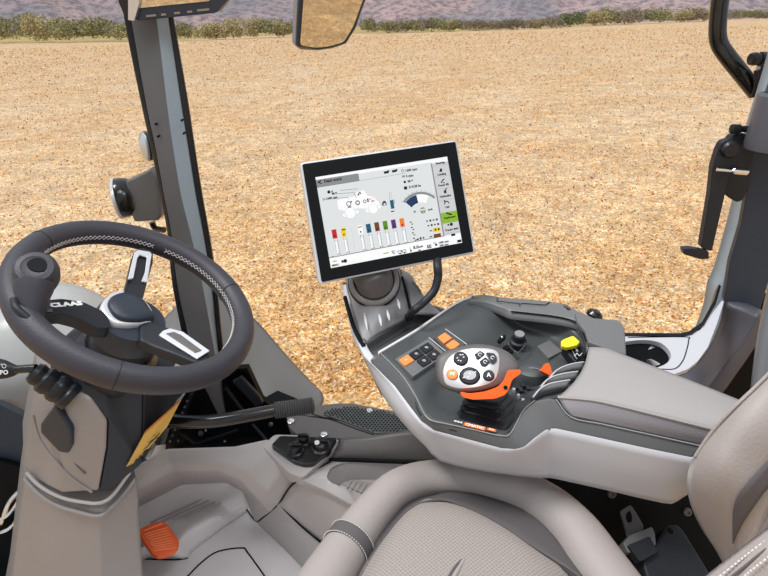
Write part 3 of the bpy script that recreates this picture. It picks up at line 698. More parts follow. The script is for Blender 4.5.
def inside(a, c, poly):
    s = False; n = len(poly)
    for i in range(n):
        (x1, y1), (x2, y2) = poly[i], poly[(i+1) % n]
        if (y1 > c) != (y2 > c) and a < (x2-x1)*(c-y1)/(y2-y1)+x1: s = not s
    return s
amin, amax = min(g[0] for g in gp), max(g[0] for g in gp); cmin, cmax = min(g[1] for g in gp), max(g[1] for g in gp)
st = .0085; j = 0; c = cmin
while c < cmax:
    a = amin+(j % 2)*st/2
    while a < amax:
        if inside(a, c, gp): b.add(sf.disc(a, c, .0026, .0048, .0042, 6), 'black deep')
        a += st
    c += st*.8; j += 1
o = b.build('perforation', t, smooth=False); tag(o, kind='stuff')
one(sf.line([sf.loc(sf.px(x, y)) for x, y in [(312, 414), (335, 421), (356, 429), (374, 435)]], .003, .0006), 'black deep', 'seam', t, recalc=False)
b = B()
for px, py in [(291, 421.5), (324, 435), (369.5, 411)]: b.add(lathevf([(.009, 0), (.0085, .003), (.004, .005), (.001, .0045)], sf.px(px, py, .001), sf.n, 14), 'chrome')
b.build('screw', t)

# door sill with its dark mechanism, behind the wheel
t = empty('door_sill', V3((1.0, 1.15, .2)), 'black door sill with bolts and struts behind the grab bar', 'door sill')
dsf = Frame(VP(230, 420, 1.5), rt, -hd+ZU*.1)
one(dsf.plate([(150, 380), (205, 372), (247, 368), (262, 400), (290, 418), (292, 445), (262, 452), (150, 470)], -.03, -.06), 'black deep', 'backing', t)
b = B()
b.add(dsf.plate([(232, 382), (241, 377), (259, 397), (263, 404), (256, 408)], 0, -.02), 'black soft'); b.build('hinge_cover', t, bevel=.004)
b = B()
b.add(tubevf([dsf.px(226, 388, .0), dsf.px(247, 416, .0)], .007, 10, 0), 'rubber'); b.add(tubevf([dsf.px(168, 424, 0), dsf.px(200, 448, 0)], .006, 10, 0), 'rubber'); b.add(tubevf([dsf.px(252, 424, 0), dsf.px(266, 440, 0)], .006, 10, 0), 'rubber'); b.add(tubevf([dsf.px(190, 446, 0), dsf.px(238, 430, 0)], .005, 10, 0), 'rubber')
b.build('strut', t)
b = B()
for px, py, r in [(201, 433, .009), (271, 424, .008), (188, 445, .006), (195, 445, .006), (225, 441, .005), (206, 430, .004), (178, 440, .005)]: b.add(lathevf([(r, 0), (r, .006), (r*.5, .008), (.001, .008)], dsf.px(px, py, 0), dsf.n, 12), 'steel')
b.build('bolt', t)
# light blue sill piece and black track beside the column
one(dsf.plate([(140, 470), (186, 396), (182, 394), (176, 404), (118, 500)], .03, .0) if 0 else dsf.plate([(150, 457), (161, 430), (184, 396), (180, 394), (150, 430), (128, 470)], .02, -.01), 'pillar strip', 'sill_strip', t, bevel=.003)
dd = dsf.plate([(167, 449), (166, 446), (189, 395), (193, 395), (173, 449)], .02, -.01); one(dd, 'rubber', 'track', t)
b = B()
for k in range(8):
    u_ = k/7; b.add(lathevf([(.004, 0), (.004, .003), (.001, .004)], dsf.px(170.5+u_*17, 441-u_*40, .021), dsf.n, 8), 'steel')
b.build('rivet', t)

# grab bar
t = empty('grab_bar', H(200, 420, .45), 'black glossy grab bar with ribbed grip lying across the footwell edge', 'grab bar')
one(tubevf([H(150, 419, .46), H(172, 421, .46), H(200, 422, .46), H(225, 419.5, .46), H(250, 415, .46), H(276, 410, .46)], .0142, 18, 4), 'black gloss', 'bar', t)
gp_ = []; rr_ = []
n = 16; A = H(274, 410.5, .46); C_ = H(312.5, 405.5, .46)
prof = [(.012, 0)]+[((.0172 if i % 2 else .0192), .002+i*(C_-A).length/(2*n)*.98) for i in range(2*n)]+[(.02, (C_-A).length), (.012, (C_-A).length+.004), (.001, (C_-A).length+.005)]
one(lathevf(prof, A, C_-A, 24), 'grip rubber', 'grip', t)
one(tubevf([H(166, 423, .46), H(160, 440, .40)], .013, 12, 0), 'black gloss', 'bracket', t)

# orange pedal
t = empty('pedal', H(160, 540, .08), 'orange ribbed foot pedal on the tray beside steering column', 'pedal')
pfm = Frame(H(160, 538, .13), H(178, 530, .13)-H(150, 545, .13), V3((-.1, -.5, 1)))
po = [(139, 531), (141, 528), (155, 521.5), (163, 521), (168, 524), (179, 540), (179, 547), (176, 552), (164, 557), (158, 557.5), (152, 554), (141, 538)]
one(pfm.plate(po, 0, -.016, .006), 'orange plastic', 'pad', t, bevel=.004, seg=3)
b = B()
for k in range(10):
    u_ = (k+.6)/10.4; x0, y0 = 142+u_*14.5, 531+u_*21; x1, y1 = 165+u_*12.5, 523.5+u_*25.5
    if k == 0: x0, y0, x1, y1 = 144, 530.5, 162, 523
    b.add(tubevf([pfm.px(x0, y0, .0005), pfm.px((x0+x1)/2, (y0+y1)/2, .0025), pfm.px(x1, y1, .0005)], .0036, 8, 2), 'orange ribs')
b.build('rib', t)
one(tubevf([pfm.px(158, 540, -.012), H(150, 548, .02)], .012, 12, 0), 'black soft', 'stem', t)

# ------------------------------------------------------------------ dark bulkhead and hoses left of the column
t = empty('bulkhead', V3((.25, 1.4, .3)), 'dark bulkhead in the lower left corner beside the steering column', 'bulkhead')
bf = Frame(S(20, 480, 1.5), rt, -hd+ZU*.4)
one(bf.plate([(-200, 330), (0, 405), (29, 419), (50, 430), (160, 470), (150, 640), (-200, 640)], 0, -.03), 'dark navy plastic', 'panel', t)
one(bf.plate([(-200, 430), (0, 462), (28, 470), (60, 500), (60, 640), (-200, 640)], .03, .0), 'black deep', 'lower_panel', t, bevel=.005)
for pp in ([(26, 476), (20, 490), (8, 505), (2, 522), (-5, 530)], [(30, 476), (18, 502), (9, 515), (0, 520)], [(27, 500), (17, 520), (8, 530), (-8, 534)]):
    o = one(tubevf([bf.px(x, y, .06) for x, y in pp], .0065, 10, 5), 'chrome', 'hose', None); tag(o, 'glossy hose curving behind the lower left of the column', 'hose', 'hoses left of the column')
    
# ------------------------------------------------------------------ steering column
CN = V3((.199, -.462, .864)).normalized(); WC = V3((.531, .85, .796))
t = empty('steering_column', H(90, 560, 0), 'taupe steering column with dark front panel and dark adjusting lever', 'steering column')
def dcol(y): return 1.02+.16*(y-390)/190                       # depth of the column's near face down the picture
def c_(x, y, k=0): return S(x, y, dcol(y)+k)
back = V3((D(85, 300).x, D(85, 300).y, 0)).normalized()*.15
Pu = {'a0': c_(38, 380, .06), 'a1': c_(32, 418, .06), 'a2': c_(23, 463, .07), 'a3': c_(29, 475, .06),
      'b0': c_(61, 386), 'b1': c_(62, 440), 'b2': c_(62, 494),
      'c0': c_(92, 398), 'c1': c_(108, 421), 'c2': c_(107, 448), 'c3': c_(99, 492),
      'd0': c_(100, 380, .06), 'd1': c_(143, 397, .06), 'd2': c_(143, 462, .07), 'd3': c_(112, 492, .03), 'm0': c_(46, 486, .02)}
ob = [Pu[k] for k in ('a0', 'a1', 'a2', 'a3', 'm0', 'b2', 'c3', 'c2', 'c1', 'c0', 'b0')]
fr_ = Frame(center(ob), rt, (c_(62, 440)-c_(32, 418, .06)).cross(c_(61, 386)-c_(62, 494)))
vs = list(ob)+[p+back for p in ob]; n = len(ob)
mid = center([Pu['b1'], Pu['b1']]); vs.append(c_(68, 440, -.012)); mi = len(vs)-1
fs = [[i, (i+1) % n, mi] for i in range(n)]+[[i, (i+1) % n, n+(i+1) % n, n+i] for i in range(n)]+[list(range(n, 2*n))]
one((vs, fs), 'column taupe', 'upper_cover', t, bevel=.008, seg=3)
# dark panel on its right
dk_ = [c_(50, 372, .02), c_(60, 387, .012), c_(92, 399.5, .004), c_(108.5, 421, .003), c_(107.5, 448, .003), c_(99.5, 491.5, .003), c_(112, 491, .015), c_(142, 464, .05), c_(143, 431, .05), c_(143, 396, .05), c_(146, 376, .05), c_(100, 366, .04)]
one(prism(dk_, back*.7), 'dark navy plastic', 'front_panel', t, bevel=.004)
dk2 = [c_(143, 431, .05), c_(143, 464, .05), c_(178, 400, .12), c_(186, 392, .13), c_(150, 385, .06), c_(143, 396, .05)]
one(prism(dk2, back*.3), 'black soft', 'side_panel', t, bevel=.004)
st_ = [c_(126, 467, .02), c_(145, 432, .038), c_(177, 404, .08), c_(182, 398.5, .09), c_(167, 427, .08), c_(138, 461, .05)]
so_ = one(prism(st_, hd*.002), 'sticker yellow', 'warning_sticker', t, smooth=False)
sfm = Frame(st_[0], st_[2]-st_[0], (st_[2]-st_[0]).cross(st_[1]-st_[0]) if (st_[2]-st_[0]).cross(st_[1]-st_[0]).dot(CAM-st_[0]) > 0 else -(st_[2]-st_[0]).cross(st_[1]-st_[0]))
one(prism([c_(143, 435, .034), c_(145.5, 431, .034), c_(177, 403, .076), c_(181, 399, .085), c_(179, 403, .08)], hd*.002), 'sticker orange', 'sticker_band', so_, smooth=False)
b = B()
for (x0, y0, x1, y1) in [(140, 452, 147, 447), (142, 447, 155, 434), (147, 447, 160, 433), (146, 440, 152, 436), (150, 451, 163, 434), (148, 443, 158, 437)]:
    b.add(tubevf([c_(x0, y0, .03+(x0-126)*.001), c_(x1, y1, .03+(x1-126)*.001)], .0008, 5, 0), 'black soft')
b.build('sticker_print', so_)
# hexagonal adjusting lever
hx = [c_(54.5, 405, -.02), c_(71.5, 430, -.022), c_(72, 446, -.02), c_(68, 454.5, -.015), c_(58, 453, -.012), c_(39.5, 433, .0), c_(40, 425, .0)]
lev = one(prism(hx, hd*.03), 'dark navy plastic', 'adjusting_lever', t, bevel=.006, seg=3)
one(tubevf([c_(68, 455, -.004), c_(83, 471, -.006), c_(86, 473, -.006)], .0025, 8, 3), 'bracket dark', 'slot', t)
one(tubevf([c_(33, 415, .02), c_(40, 440, .004), c_(58, 464, -.006), c_(74, 480, -.006), c_(92, 492, -.002)], .0028, 8, 4), 'column taupe', 'crease', t)
# lower column
L0 = [c_(25, 480, .06), c_(53, 504, .015), c_(100, 517, 0), c_(131, 490, .05), c_(137, 480, .06)]
L1 = [c_(22, 500, .06), c_(52, 525, .015), c_(100, 535, 0), c_(137, 515, .05), c_(138.5, 500, .06)]
L2 = [c_(10, 600, .06), c_(42, 610, .015), c_(104, 620, 0), c_(143.5, 600, .05), c_(144, 590, .06)]
L3 = [c_(-10, 700, .1), c_(30, 710, .07), c_(108, 720, .06), c_(150, 700, .1), c_(150, 690, .1)]
loops = [[*l, l[-1]+back, l[0]+back] for l in (L0, L1, L2, L3)]
one(loftvf(loops), 'column taupe', 'lower_cover', t, bevel=.004, seg=2)
one(tubevf([c_(25, 479, .05), c_(38, 493, .02), c_(56, 505, .006), c_(78, 512, -.004), c_(99, 516, -.008), c_(112, 507, .01), c_(125, 493, .035), c_(135, 479, .05)], .004, 10, 4), 'column taupe', 'collar', t)
one(tubevf([c_(27, 473, .05), c_(40, 486, .02), c_(60, 497, .004), c_(82, 502, -.004), c_(100, 503, -.006), c_(113, 495, .012), c_(130, 472, .04)], .0035, 10, 4), 'taupe plastic', 'collar', t)
# cone housing under the wheel
def w_(x, y, h): return PLN(x, y, WC+CN*h, CN)
one(lathevf([(.06, -.2), (.066, -.17), (.062, -.14), (.054, -.11), (.05, -.085), (.045, -.07)], WC+V3((0, 0, 0)), CN, 32), 'black soft', 'shroud', t)
one(lathevf([(.07, -.165), (.075, -.155), (.073, -.135), (.066, -.128), (.062, -.12)], WC, CN, 32), 'rubber', 'shroud_ring', t)
one(prism([S(48, 384, 1.1), S(44, 362, 1.13), S(60, 340, 1.16), S(80, 330, 1.18), S(150, 345, 1.2), S(172, 374, 1.16), S(150, 388, 1.14), S(100, 386, 1.12), S(62, 386, 1.1)], hd*.05), 'black soft', 'top_cover', t, bevel=.01, seg=3)

# multi-function stalk on the left
t = empty('control_stalk', S(30, 375, 1.0), 'black control stalk with bellows at the left below the wheel', 'control stalk')
sa = S(72, 398, 1.03); sb = S(33, 371, 1.0); d_ = (sb-sa).normalized(); L_ = (sb-sa).length
one(lathevf([(.026, 0), (.027, L_*.15), (.0225, L_*.22), (.026, L_*.3), (.026, L_*.42), (.0215, L_*.5), (.0245, L_*.58), (.0245, L_*.72), (.019, L_*.78), (.021, L_*.9), (.017, L_), (.006, L_*1.03)], sa, d_, 26), 'rubber', 'bellows', t)
one(tubevf([S(36, 368, 1.0), S(22, 369, 1.0), S(12, 370, 1.0)], .0075, 14, 3), 'black gloss', 'rod', t)
hdl = one(tubevf([S(17, 369.5, 1.0), S(10, 370, 1.0), S(0, 369, 1.0), S(-25, 366, 1.0), S(-70, 360, 1.0)], [.008, .0135, .018, .022, .02], 18, 4, flat=(rt*.2+fw, .8)), 'black soft', 'handle', t)
hf = Frame(S(4, 370, .978), rt+upv*.05, -fw)
b = B(); a0, c0_ = hf.loc(hf.px(4, 366)); a1_, c1_ = hf.loc(hf.px(4, 372))
b.add(hf.ring(a0, c0_, .0035, .0009, 0), 'white print'); b.add(hf.line([(a0-.006, c0_+.002), (a0-.003, c0_+.004)], .0009, 0), 'white print'); b.add(hf.text('PO', a1_, c1_-.001, .011, 0, .0003), 'white print')
b.build('symbol', hdl, recalc=False)
# ------------------------------------------------------------------ steering wheel
W = Frame(WC, rt, CN)
t = empty('steering_wheel', WC, 'black leather steering wheel with white cross stitching, spinner knob and silver trimmed spokes', 'steering wheel')
RW, RT_ = .194, .0215
N = 120; path = []; rad = []
for k in range(N):
    a = 2*math.pi*k/N; path.append(W.p(RW*math.cos(a), RW*math.sin(a))); 
one(tubevf(path, RT_, 20, 0, closed=True, flat=(CN, 1.12)), 'wheel leather', 'rim', t)
def ang(px, py):
    a, c = W.loc(w_(px, py, 0)); return math.atan2(c, a)
def stitch(a0, a1):
    b = B()
    if a1 < a0: a1 += 2*math.pi
    n = int((a1-a0)/.05); P1 = []; P2 = []
    for i in range(n+1):
        a = a0+(a1-a0)*i/n; 
        for lst, sgn in ((P1, 1), (P2, -1)):
            ph = math.radians(170+(9 if (i % 2)*2-1 == sgn else -9)); rr = RT_*1.03
            lst.append(W.p((RW+rr*math.cos(ph))*math.cos(a), (RW+rr*math.cos(ph))*math.sin(a), rr*1.12*math.sin(ph)))
    b.add(tubevf(P1, .0007, 5, 0), 'thread'); b.add(tubevf(P2, .0007, 5, 0), 'thread'); b.build('stitching', t)
stitch(ang(155, 240), ang(38, 262)); stitch(ang(240, 360), ang(168, 245))
b = B()
for px, py in [(40, 243), (118, 372), (238, 292)]:
    a = ang(px, py); c0 = W.p(RW*math.cos(a), RW*math.sin(a)); er = W.x*math.cos(a)+W.y*math.sin(a)
    b.add(tubevf([c0+(er*math.cos(q_)+CN*1.12*math.sin(q_))*RT_*1.0 for q_ in [2*math.pi*k/24 for k in range(24)]], .0011, 6, 0, closed=True), 'black soft')
b.build('rim_seam', t)
# hub
hb = [w_(x, y, -.035) for x, y in [(102, 312), (101, 304), (108, 296), (120, 290), (128, 291), (140, 296), (150, 306), (154, 317), (150, 322), (140, 324), (126, 325), (112, 322)]]
hbs = crom(hb, 3, True); hc = center(hbs)
one(loftvf([[hc+(p-hc)*1.0-CN*.035 for p in hbs], [hc+(p-hc)*1.0-CN*.006 for p in hbs], [hc+(p-hc)*.99-CN*.001 for p in hbs], [hc+(p-hc)*.93+CN*.002 for p in hbs], [hc+(p-hc)*.85+CN*.002 for p in hbs]]), 'white silver', 'hub_ring', t, ang=60)
hp = [w_(x, y, -.028) for x, y in [(110, 303), (114, 297), (124, 293.5), (133, 295), (143, 301), (150, 311), (153.5, 316), (147, 318), (136, 319.5), (122, 318), (114, 312)]]
hps = crom(hp, 3, True); hc2 = center(hps)
one(loftvf([[hc2+(p-hc2)*1.1-CN*.01 for p in hps], [hc2+(p-hc2)*1.08 for p in hps], [hc2+(p-hc2)*.98+CN*.004 for p in hps], [hc2+(p-hc2)*.6+CN*.007 for p in hps], [hc2+(p-hc2)*.1+CN*.008 for p in hps]]), 'dark navy plastic', 'hub_cap', t, ang=60)
one(lathevf([(.05, -.10), (.062, -.09), (.065, -.065), (.06, -.046), (.03, -.043)], WC, CN, 32), 'dark navy plastic', 'hub_body', t)
# spokes
def spoke(top, drop, m='black soft', h0=-.03, h1=-.01):
    o = []
    P = [w_(x, y, h) for x, y, h in top]; Ps = fillet(P, .006, 3)
    return one(prism(Ps, -CN*drop), m, 'spoke', t, bevel=.005, seg=3)
s1 = spoke([(42, 316, -.006), (45, 300, -.006), (62, 298.5, -.006), (84, 302, -.016), (103, 311, -.03), (110, 320, -.036), (110, 328, -.036), (96, 328, -.032), (78, 318, -.018), (60, 313, -.008)], .024)
s2 = spoke([(122, 299, -.036), (129, 273, -.016), (134, 251, -.004), (142, 247, -.002), (153, 251, -.002), (153, 262, -.008), (147, 283, -.02), (142, 302, -.036)], .022)
s3 = spoke([(140, 322, -.036), (150, 321, -.034), (172, 328, -.02), (200, 342, -.004), (211, 352, -.002), (208, 362, -.002), (196, 363, -.006), (172, 353, -.018), (150, 345, -.034), (140, 340, -.036)], .022)
def trim(out, m, parent, th=.004, name='trim'):
    return one(prism([w_(x, y, h) for x, y, h in out], -CN*th), m, name, parent, bevel=.0012)
def hgt(f): return lambda L: [(x, y, f(x, y)) for x, y in L]
h3 = hgt(lambda x, y: -.034+(x-150)/58*.034+.004)
trim(h3([(159, 334.5), (163, 330.5), (170, 328), (183, 331.5), (210, 350.5), (197.5, 358.5)]), 'white silver', s3)
trim([(x, y, h+.0015) for x, y, h in h3([(166, 333), (174, 331.5), (181, 334.5), (202, 350), (195.5, 352.5)])], 'bracket dark', s3, .003, 'inlay')
h2 = hgt(lambda x, y: -.03+(300-y)/52*.03+.003)
trim(h2([(134.5, 252), (138, 249.5), (150, 251.5), (152, 254), (147.5, 282), (141.5, 281), (145, 272), (147, 257), (140, 254.5), (137.5, 258), (133.5, 278), (128, 279), (130, 271)]), 'white silver', s2)
h1 = hgt(lambda x, y: -.006-(max(0, x-62))/48*.03+.003)
tr1 = trim(h1([(46, 301), (52, 300.5), (53, 311), (46, 311.5)]), 'bracket dark', s1, .003, 'inlay')
lf1 = Frame(w_(72, 304, -.002), w_(88, 306.5, -.012)-w_(56, 302.5, .003), CN)
a, c = lf1.loc(w_(66.5, 304, .002))
b = B(); b.add(lf1.text('CLAAS', a, c, .0125, .0035, .0009, sx=1.3), 'white print'); b.build('lettering', s1, recalc=False)
# spinner knob
t2 = empty('spinner_knob', w_(38, 308, .01), 'round black spinner knob with dark oval cap clamped on the wheel rim', 'steering knob')
kb = w_(31, 309, .01); kt = S(36, 271, .87); ax = (kt-kb).normalized(); Lk = (kt-kb).length
ax2 = (CN*.75+ax*.25).normalized(); 
one(lathevf([(.018, -.012), (.0215, 0), (.0235, Lk*.3), (.027, Lk*.5), (.028, Lk*.7)], kb, ax, 28), 'wheel leather', 'stem', t2)
one(lathevf([(.020, -.042), (.026, -.034), (.031, -.02), (.0325, -.004), (.031, .006), (.026, .0125), (.019, .0145), (.016, .0125), (.001, .0125)], kt, (CN*.6-fw*.5).normalized(), 36), 'wheel leather', 'knob', t2)
kf2 = Frame(kt, rt, (CN*.6-fw*.5))
one(kf2.plate([(25.5, 263), (31, 258), (41, 256.5), (49, 260), (51, 267), (45, 272), (36, 272.5), (29, 270)], .0135, .008, .012), 'black deep', 'cap', t2, bevel=.002, seg=2)
one(tubevf([w_(14, 300, .02), w_(16, 308, .022), w_(28, 318, .018)], .006, 10, 3), 'black soft', 'clamp', t2)

# ------------------------------------------------------------------ seat
def fabric():
    m = bpy.data.materials.new('seat weave'); m.use_nodes = True; nt = m.node_tree; bb = nt.nodes['Principled BSDF']; L = nt.links.new
    tc = nt.nodes.new('ShaderNodeTexCoord'); mp = nt.nodes.new('ShaderNodeMapping'); mp.inputs['Rotation'].default_value = (0, 0, .35); L(tc.outputs['Object'], mp.inputs[0])
    vo = nt.nodes.new('ShaderNodeTexVoronoi'); vo.voronoi_dimensions = '2D'; vo.inputs['Scale'].default_value = 210; vo.inputs['Randomness'].default_value = 0.15; L(mp.outputs[0], vo.inputs['Vector'])
    r = nt.nodes.new('ShaderNodeValToRGB'); e = r.color_ramp.elements; e[0].position = .15; e[0].color = (*lin((128, 121, 117)), 1); e[1].position = .42; e[1].color = (*lin((156, 148, 143)), 1); L(vo.outputs['Distance'], r.inputs[0])
    L(r.outputs[0], bb.inputs['Base Color']); bb.inputs['Roughness'].default_value = .85; bb.inputs['Specular IOR Level'].default_value = .2
    bp = nt.nodes.new('ShaderNodeBump'); bp.inputs['Strength'].default_value = .5; bp.inputs['Distance'].default_value = .002; L(vo.outputs['Distance'], bp.inputs['Height']); L(bp.outputs[0], bb.inputs['Normal'])
    MATS['seat weave'] = m
fabric()
t = empty('driver_seat', V3((.5, .1, .42)), 'taupe leather driver seat with perforated cushion insert, bottom centre and right', 'seat')
cl = [(262, 700, .50), (290, 640, .50), (322, 586, .50), (350, 543, .50), (374, 511, .505), (398, 488, .51), (430, 478.5, .51), (470, 478.5, .515), (518, 491, .515), (547, 506, .515), (574, 531, .51), (597, 566, .50), (640, 630, .49), (690, 710, .48)]
bp_ = [H(x, y, z-.012) for x, y, z in cl]
bol = one(tubevf(bp_, [.043, .042, .040, .037, .034, .033, .032, .032, .035, .038, .041, .045, .047, .048], 22, 5), 'seat leather', 'bolster', t)
bp2 = [p-ZU*.05 for p in bp_]; one(tubevf(bp2, [.036]*14, 16, 5), 'seat leather', 'cushion_side', t)
# dark band around the front bolster
bd = crom(bp_, 10); i0 = 27; seg_p = bd[i0+1:i0+5]
one(tubevf(seg_p, .0395, 24, 0), 'seat strip', 'dark_band', t)
for pth in (bd[i0+1:i0+3], bd[i0+4:i0+6]):
    b = B()
    tt = (pth[1]-pth[0]).normalized(); u = tt.orthogonal().normalized(); v_ = tt.cross(u)
    for k in range(56):
        a0 = 2*math.pi*k/56; a1 = a0+.06
        b.add(tubevf([pth[0 if pth is not bd else 0]+(u*math.cos(a)+v_*math.sin(a))*.0405 for a in (a0, a1)], .0008, 5, 0), 'thread')
    b.build('stitching', t)
# dark strip inside the right bolster
sheet([[H(430, 496, .50), H(454, 491, .503), H(490, 497, .503), H(529, 511, .503), H(549, 526, .503), H(580, 570, .50), H(592, 590, .50)],
       [H(432, 500.5, .515), H(448, 500, .52), H(481, 513, .52), H(508, 528.5, .52), H(529, 543, .52), H(577, 574, .518), H(590, 592, .515)]], 'seat strip', 'dark_strip', t, solid=.008)
# insert
rows = [[H(330, 640, .485), H(350, 590, .485), H(366, 560, .487), H(384, 535, .49), H(402, 514, .495), H(418, 502, .495)],
        [H(340, 690, .51), H(372, 600, .52), H(390, 556, .52), H(404, 530, .52), H(420, 510, .518), H(432, 497, .505)],
        [H(420, 760, .52), H(430, 620, .53), H(440, 565, .53), H(450, 533, .53), H(457, 515, .527), H(462, 504, .518)],
        [H(500, 780, .52), H(500, 630, .53), H(506, 580, .53), H(507, 556, .53), H(508, 538, .528), H(508, 528, .518)],
        [H(580, 760, .515), H(550, 640, .525), H(548, 600, .525), H(546, 580, .525), H(546, 565, .522), H(546, 555, .516)],
        [H(650, 720, .49), H(590, 640, .49), H(585, 605, .49), H(581, 592, .50), H(578, 582, .50), H(577, 574, .51)]]
sheet(rows, 'seat weave', 'cushion_insert', t, nu=5, nv=5, solid=.04)
cr_ = [H(455, 580, .5325), H(462, 565, .5325), H(466, 560, .532)]
one(tubevf([H(446, 592, .531), H(456, 573, .531), H(464, 560, .530)], [.0035, .0035, .002], 10, 4), 'seat leather', 'crease_roll', t)
one(tubevf([H(443, 590, .5305), H(453, 571, .5305), H(461.5, 559, .530)], [.0025, .003, .001], 8, 4), 'seat strip', 'crease', t)
seam3([H(360, 578, .492), H(384, 538, .496), H(402, 516, .5), H(416, 505, .505), H(431, 500.5, .515), H(448, 500.5, .521), H(481, 513.5, .521), H(508, 529, .521), H(529, 543.5, .521), H(577, 574.5, .519), H(590, 592, .515)], .002, 'piping', t, 'bracket dark')
# backrest
rows = [[S(775, 366, .66), S(757, 384, .67), S(733, 407, .68), S(710, 432, .70), S(694, 455, .715), S(687, 478, .73), S(690, 503, .76), S(701, 528, .79), S(714, 548, .81), S(724, 565, .83)],
        [S(786, 378, .64), S(768, 398, .645), S(748, 420, .65), S(730, 442, .66), S(716, 466, .67), S(710, 490, .69), S(712, 513, .72), S(718, 536, .75), S(724, 556, .77), S(732, 580, .79)],
        [S(830, 400, .63), S(806, 420, .635), S(782, 440, .64), S(760, 462, .65), S(742, 487, .66), S(735, 510, .68), S(732, 532, .71), S(733, 552, .74), S(737, 568, .76), S(744, 590, .78)],
        [S(900, 430, .63), S(860, 450, .635), S(830, 465, .64), S(800, 480, .65), S(775, 505, .66), S(758, 535, .68), S(745, 555, .71), S(744, 572, .74), S(750, 590, .76), S(760, 610, .78)]]
sheet(rows, 'seat leather', 'backrest', t, nu=4, nv=4, solid=.09)
one(tubevf([S(775, 367.5, .655), S(757, 385.5, .665), S(733, 408.5, .675), S(711, 433, .695), S(695.5, 456, .71)], .0022, 8, 4), 'seat leather', 'piping', t)
from mathutils.bvhtree import BVHTree
bvs, bfs = grid(rows, 4, 4); bt = BVHTree.FromPolygons([tuple(p) for p in bvs], bfs)
def onb(x, y, off):
    d = D(x, y).normalized(); h_ = bt.ray_cast(CAM, d); return (h_[0] if h_[0] is not None else S(x, y, .7))-d*off
tp = crom([V3(p+(0,)) for p in [(795, 433), (768, 463), (752, 480), (738, 497), (733, 510), (732.5, 528), (732.5, 543)]], 4); lw = crom([V3(p+(0,)) for p in [(795, 464), (768, 489), (757, 503), (748, 516), (742, 525), (736, 536), (732.8, 544)]], 4)
R5 = [[onb(p.x+(q_.x-p.x)*k/4, p.y+(q_.y-p.y)*k/4, .004) for p, q_ in zip(tp, lw)] for k in range(5)]
one(grid(R5, 1, 1), 'seat strip', 'dark_inset', t, recalc=False, solid=.006)
# stitched armrest flap nearest the camera
rows = [[S(830, 480, .52), S(768, 527, .54), S(735, 552, .555), S(700, 580, .57), S(660, 610, .58)],
        [S(840, 500, .505), S(780, 545, .52), S(745, 572, .535), S(712, 600, .55), S(680, 630, .56)],
        [S(860, 560, .50), S(800, 600, .51), S(765, 625, .52), S(740, 650, .53), S(700, 680, .54)]]
sheet(rows, 'seat leather', 'side_wing', t, nu=4, nv=4, solid=.06)
one(prism([H(x, y, .42) for x, y in [(262, 720), (322, 600), (374, 525), (398, 505), (430, 495), (470, 495), (518, 505), (547, 520), (574, 545), (597, 580), (690, 720), (560, 860), (380, 860)]], ZU*.07), 'seat strip', 'cushion_base', t, bevel=.01)
def stline(pts, n, off):
    P = crom(pts, n); bb = B()
    for i in range(0, len(P)-1, 2): bb.add(tubevf([P[i], P[i]+(P[i+1]-P[i])*1.15], .0011, 6, 0), 'thread')
    return bb
l1 = stline([S(790, 522.5, .526), S(768, 539, .532), S(750, 552.5, .5385), S(735, 564.5, .5435), S(718, 578, .549), S(700, 592, .556)], 9, 0); l1.build('stitching', t)
l2 = stline([S(790, 540, .517), S(768, 557.5, .521), S(752, 570, .526), S(740, 580, .53)], 9, 0); l2.build('stitching', t)
one(tubevf([S(790, 530.5, .5235), S(768, 547.5, .5275), S(750, 562, .534), S(735, 574, .539), S(718, 588, .546)], .0013, 6, 4), 'bracket dark', 'seam', t)

# dark side plate under the armrest, buckle
t = empty('seat_side_plate', V3((.88, .05, .4)), 'black plate with two bolts below the white armrest side panel', 'side plate')
spf = Frame(H(610, 500, .47), (H(688, 512, .47)-H(546, 478, .47)), -hd-ZU*-.5)
one(spf.plate([(500, 462), (552, 474), (620, 490), (675, 500), (700, 480), (760, 500), (760, 660), (560, 660), (500, 560)], -.02, -.035), 'black deep', 'plate', t, bevel=.002)  # black plate; its deep black also carries the shade of the recess
for px, py in [(612, 494), (687.5, 512)]:
    b = B()
    c0 = spf.px(px, py, -.018); b.add(lathevf([(.008, -.004), (.008, .001), (.0065, .003), (.0035, .003), (.003, .001), (.001, .001)], c0, spf.n, 16), 'bracket dark'); b.build('bolt', t)
t = empty('belt_buckle', S(670, 560, 1.0), 'black seat belt buckle box with notched grey tongue beside the seat', 'seat belt')
bf_ = Frame(S(672, 545, .94), rt, -fw*.8+upv*.6)
one(bf_.plate([(640, 556), (656, 543), (663, 532), (668, 525), (678, 524), (684, 530), (712, 576), (716, 620), (660, 620)], 0, -.05, .006), 'black soft', 'buckle_box', t, bevel=.007, seg=3)
one(bf_.plate([(620, 511), (631, 504.5), (636, 512), (644, 526), (640, 538), (628, 540), (624, 524)], -.012, -.017, .004), 'bracket dark', 'tongue', t, bevel=.001)
one(bf_.plate([(626, 514), (630, 510), (632, 516), (632, 522), (628, 523), (626, 519)], -.0115, -.013, .003), 'black deep', 'slot', t, smooth=False)
one(bf_.plate([(623, 543), (630, 535), (646, 529), (652, 526.5), (655, 533), (656, 545), (651, 547), (628, 553)], .004, -.02, .003), 'rail grey', 'guide', t, bevel=.003)
one(bf_.plate([(628, 545), (650, 536), (658, 552), (640, 562)], .012, -.01, .003), 'black soft', 'roller', t, bevel=.004)
one(lathevf([(.005, 0), (.004, .001), (.001, .001)], bf_.px(670.5, 531, .0), bf_.n, 12), 'black deep', 'hole', t)
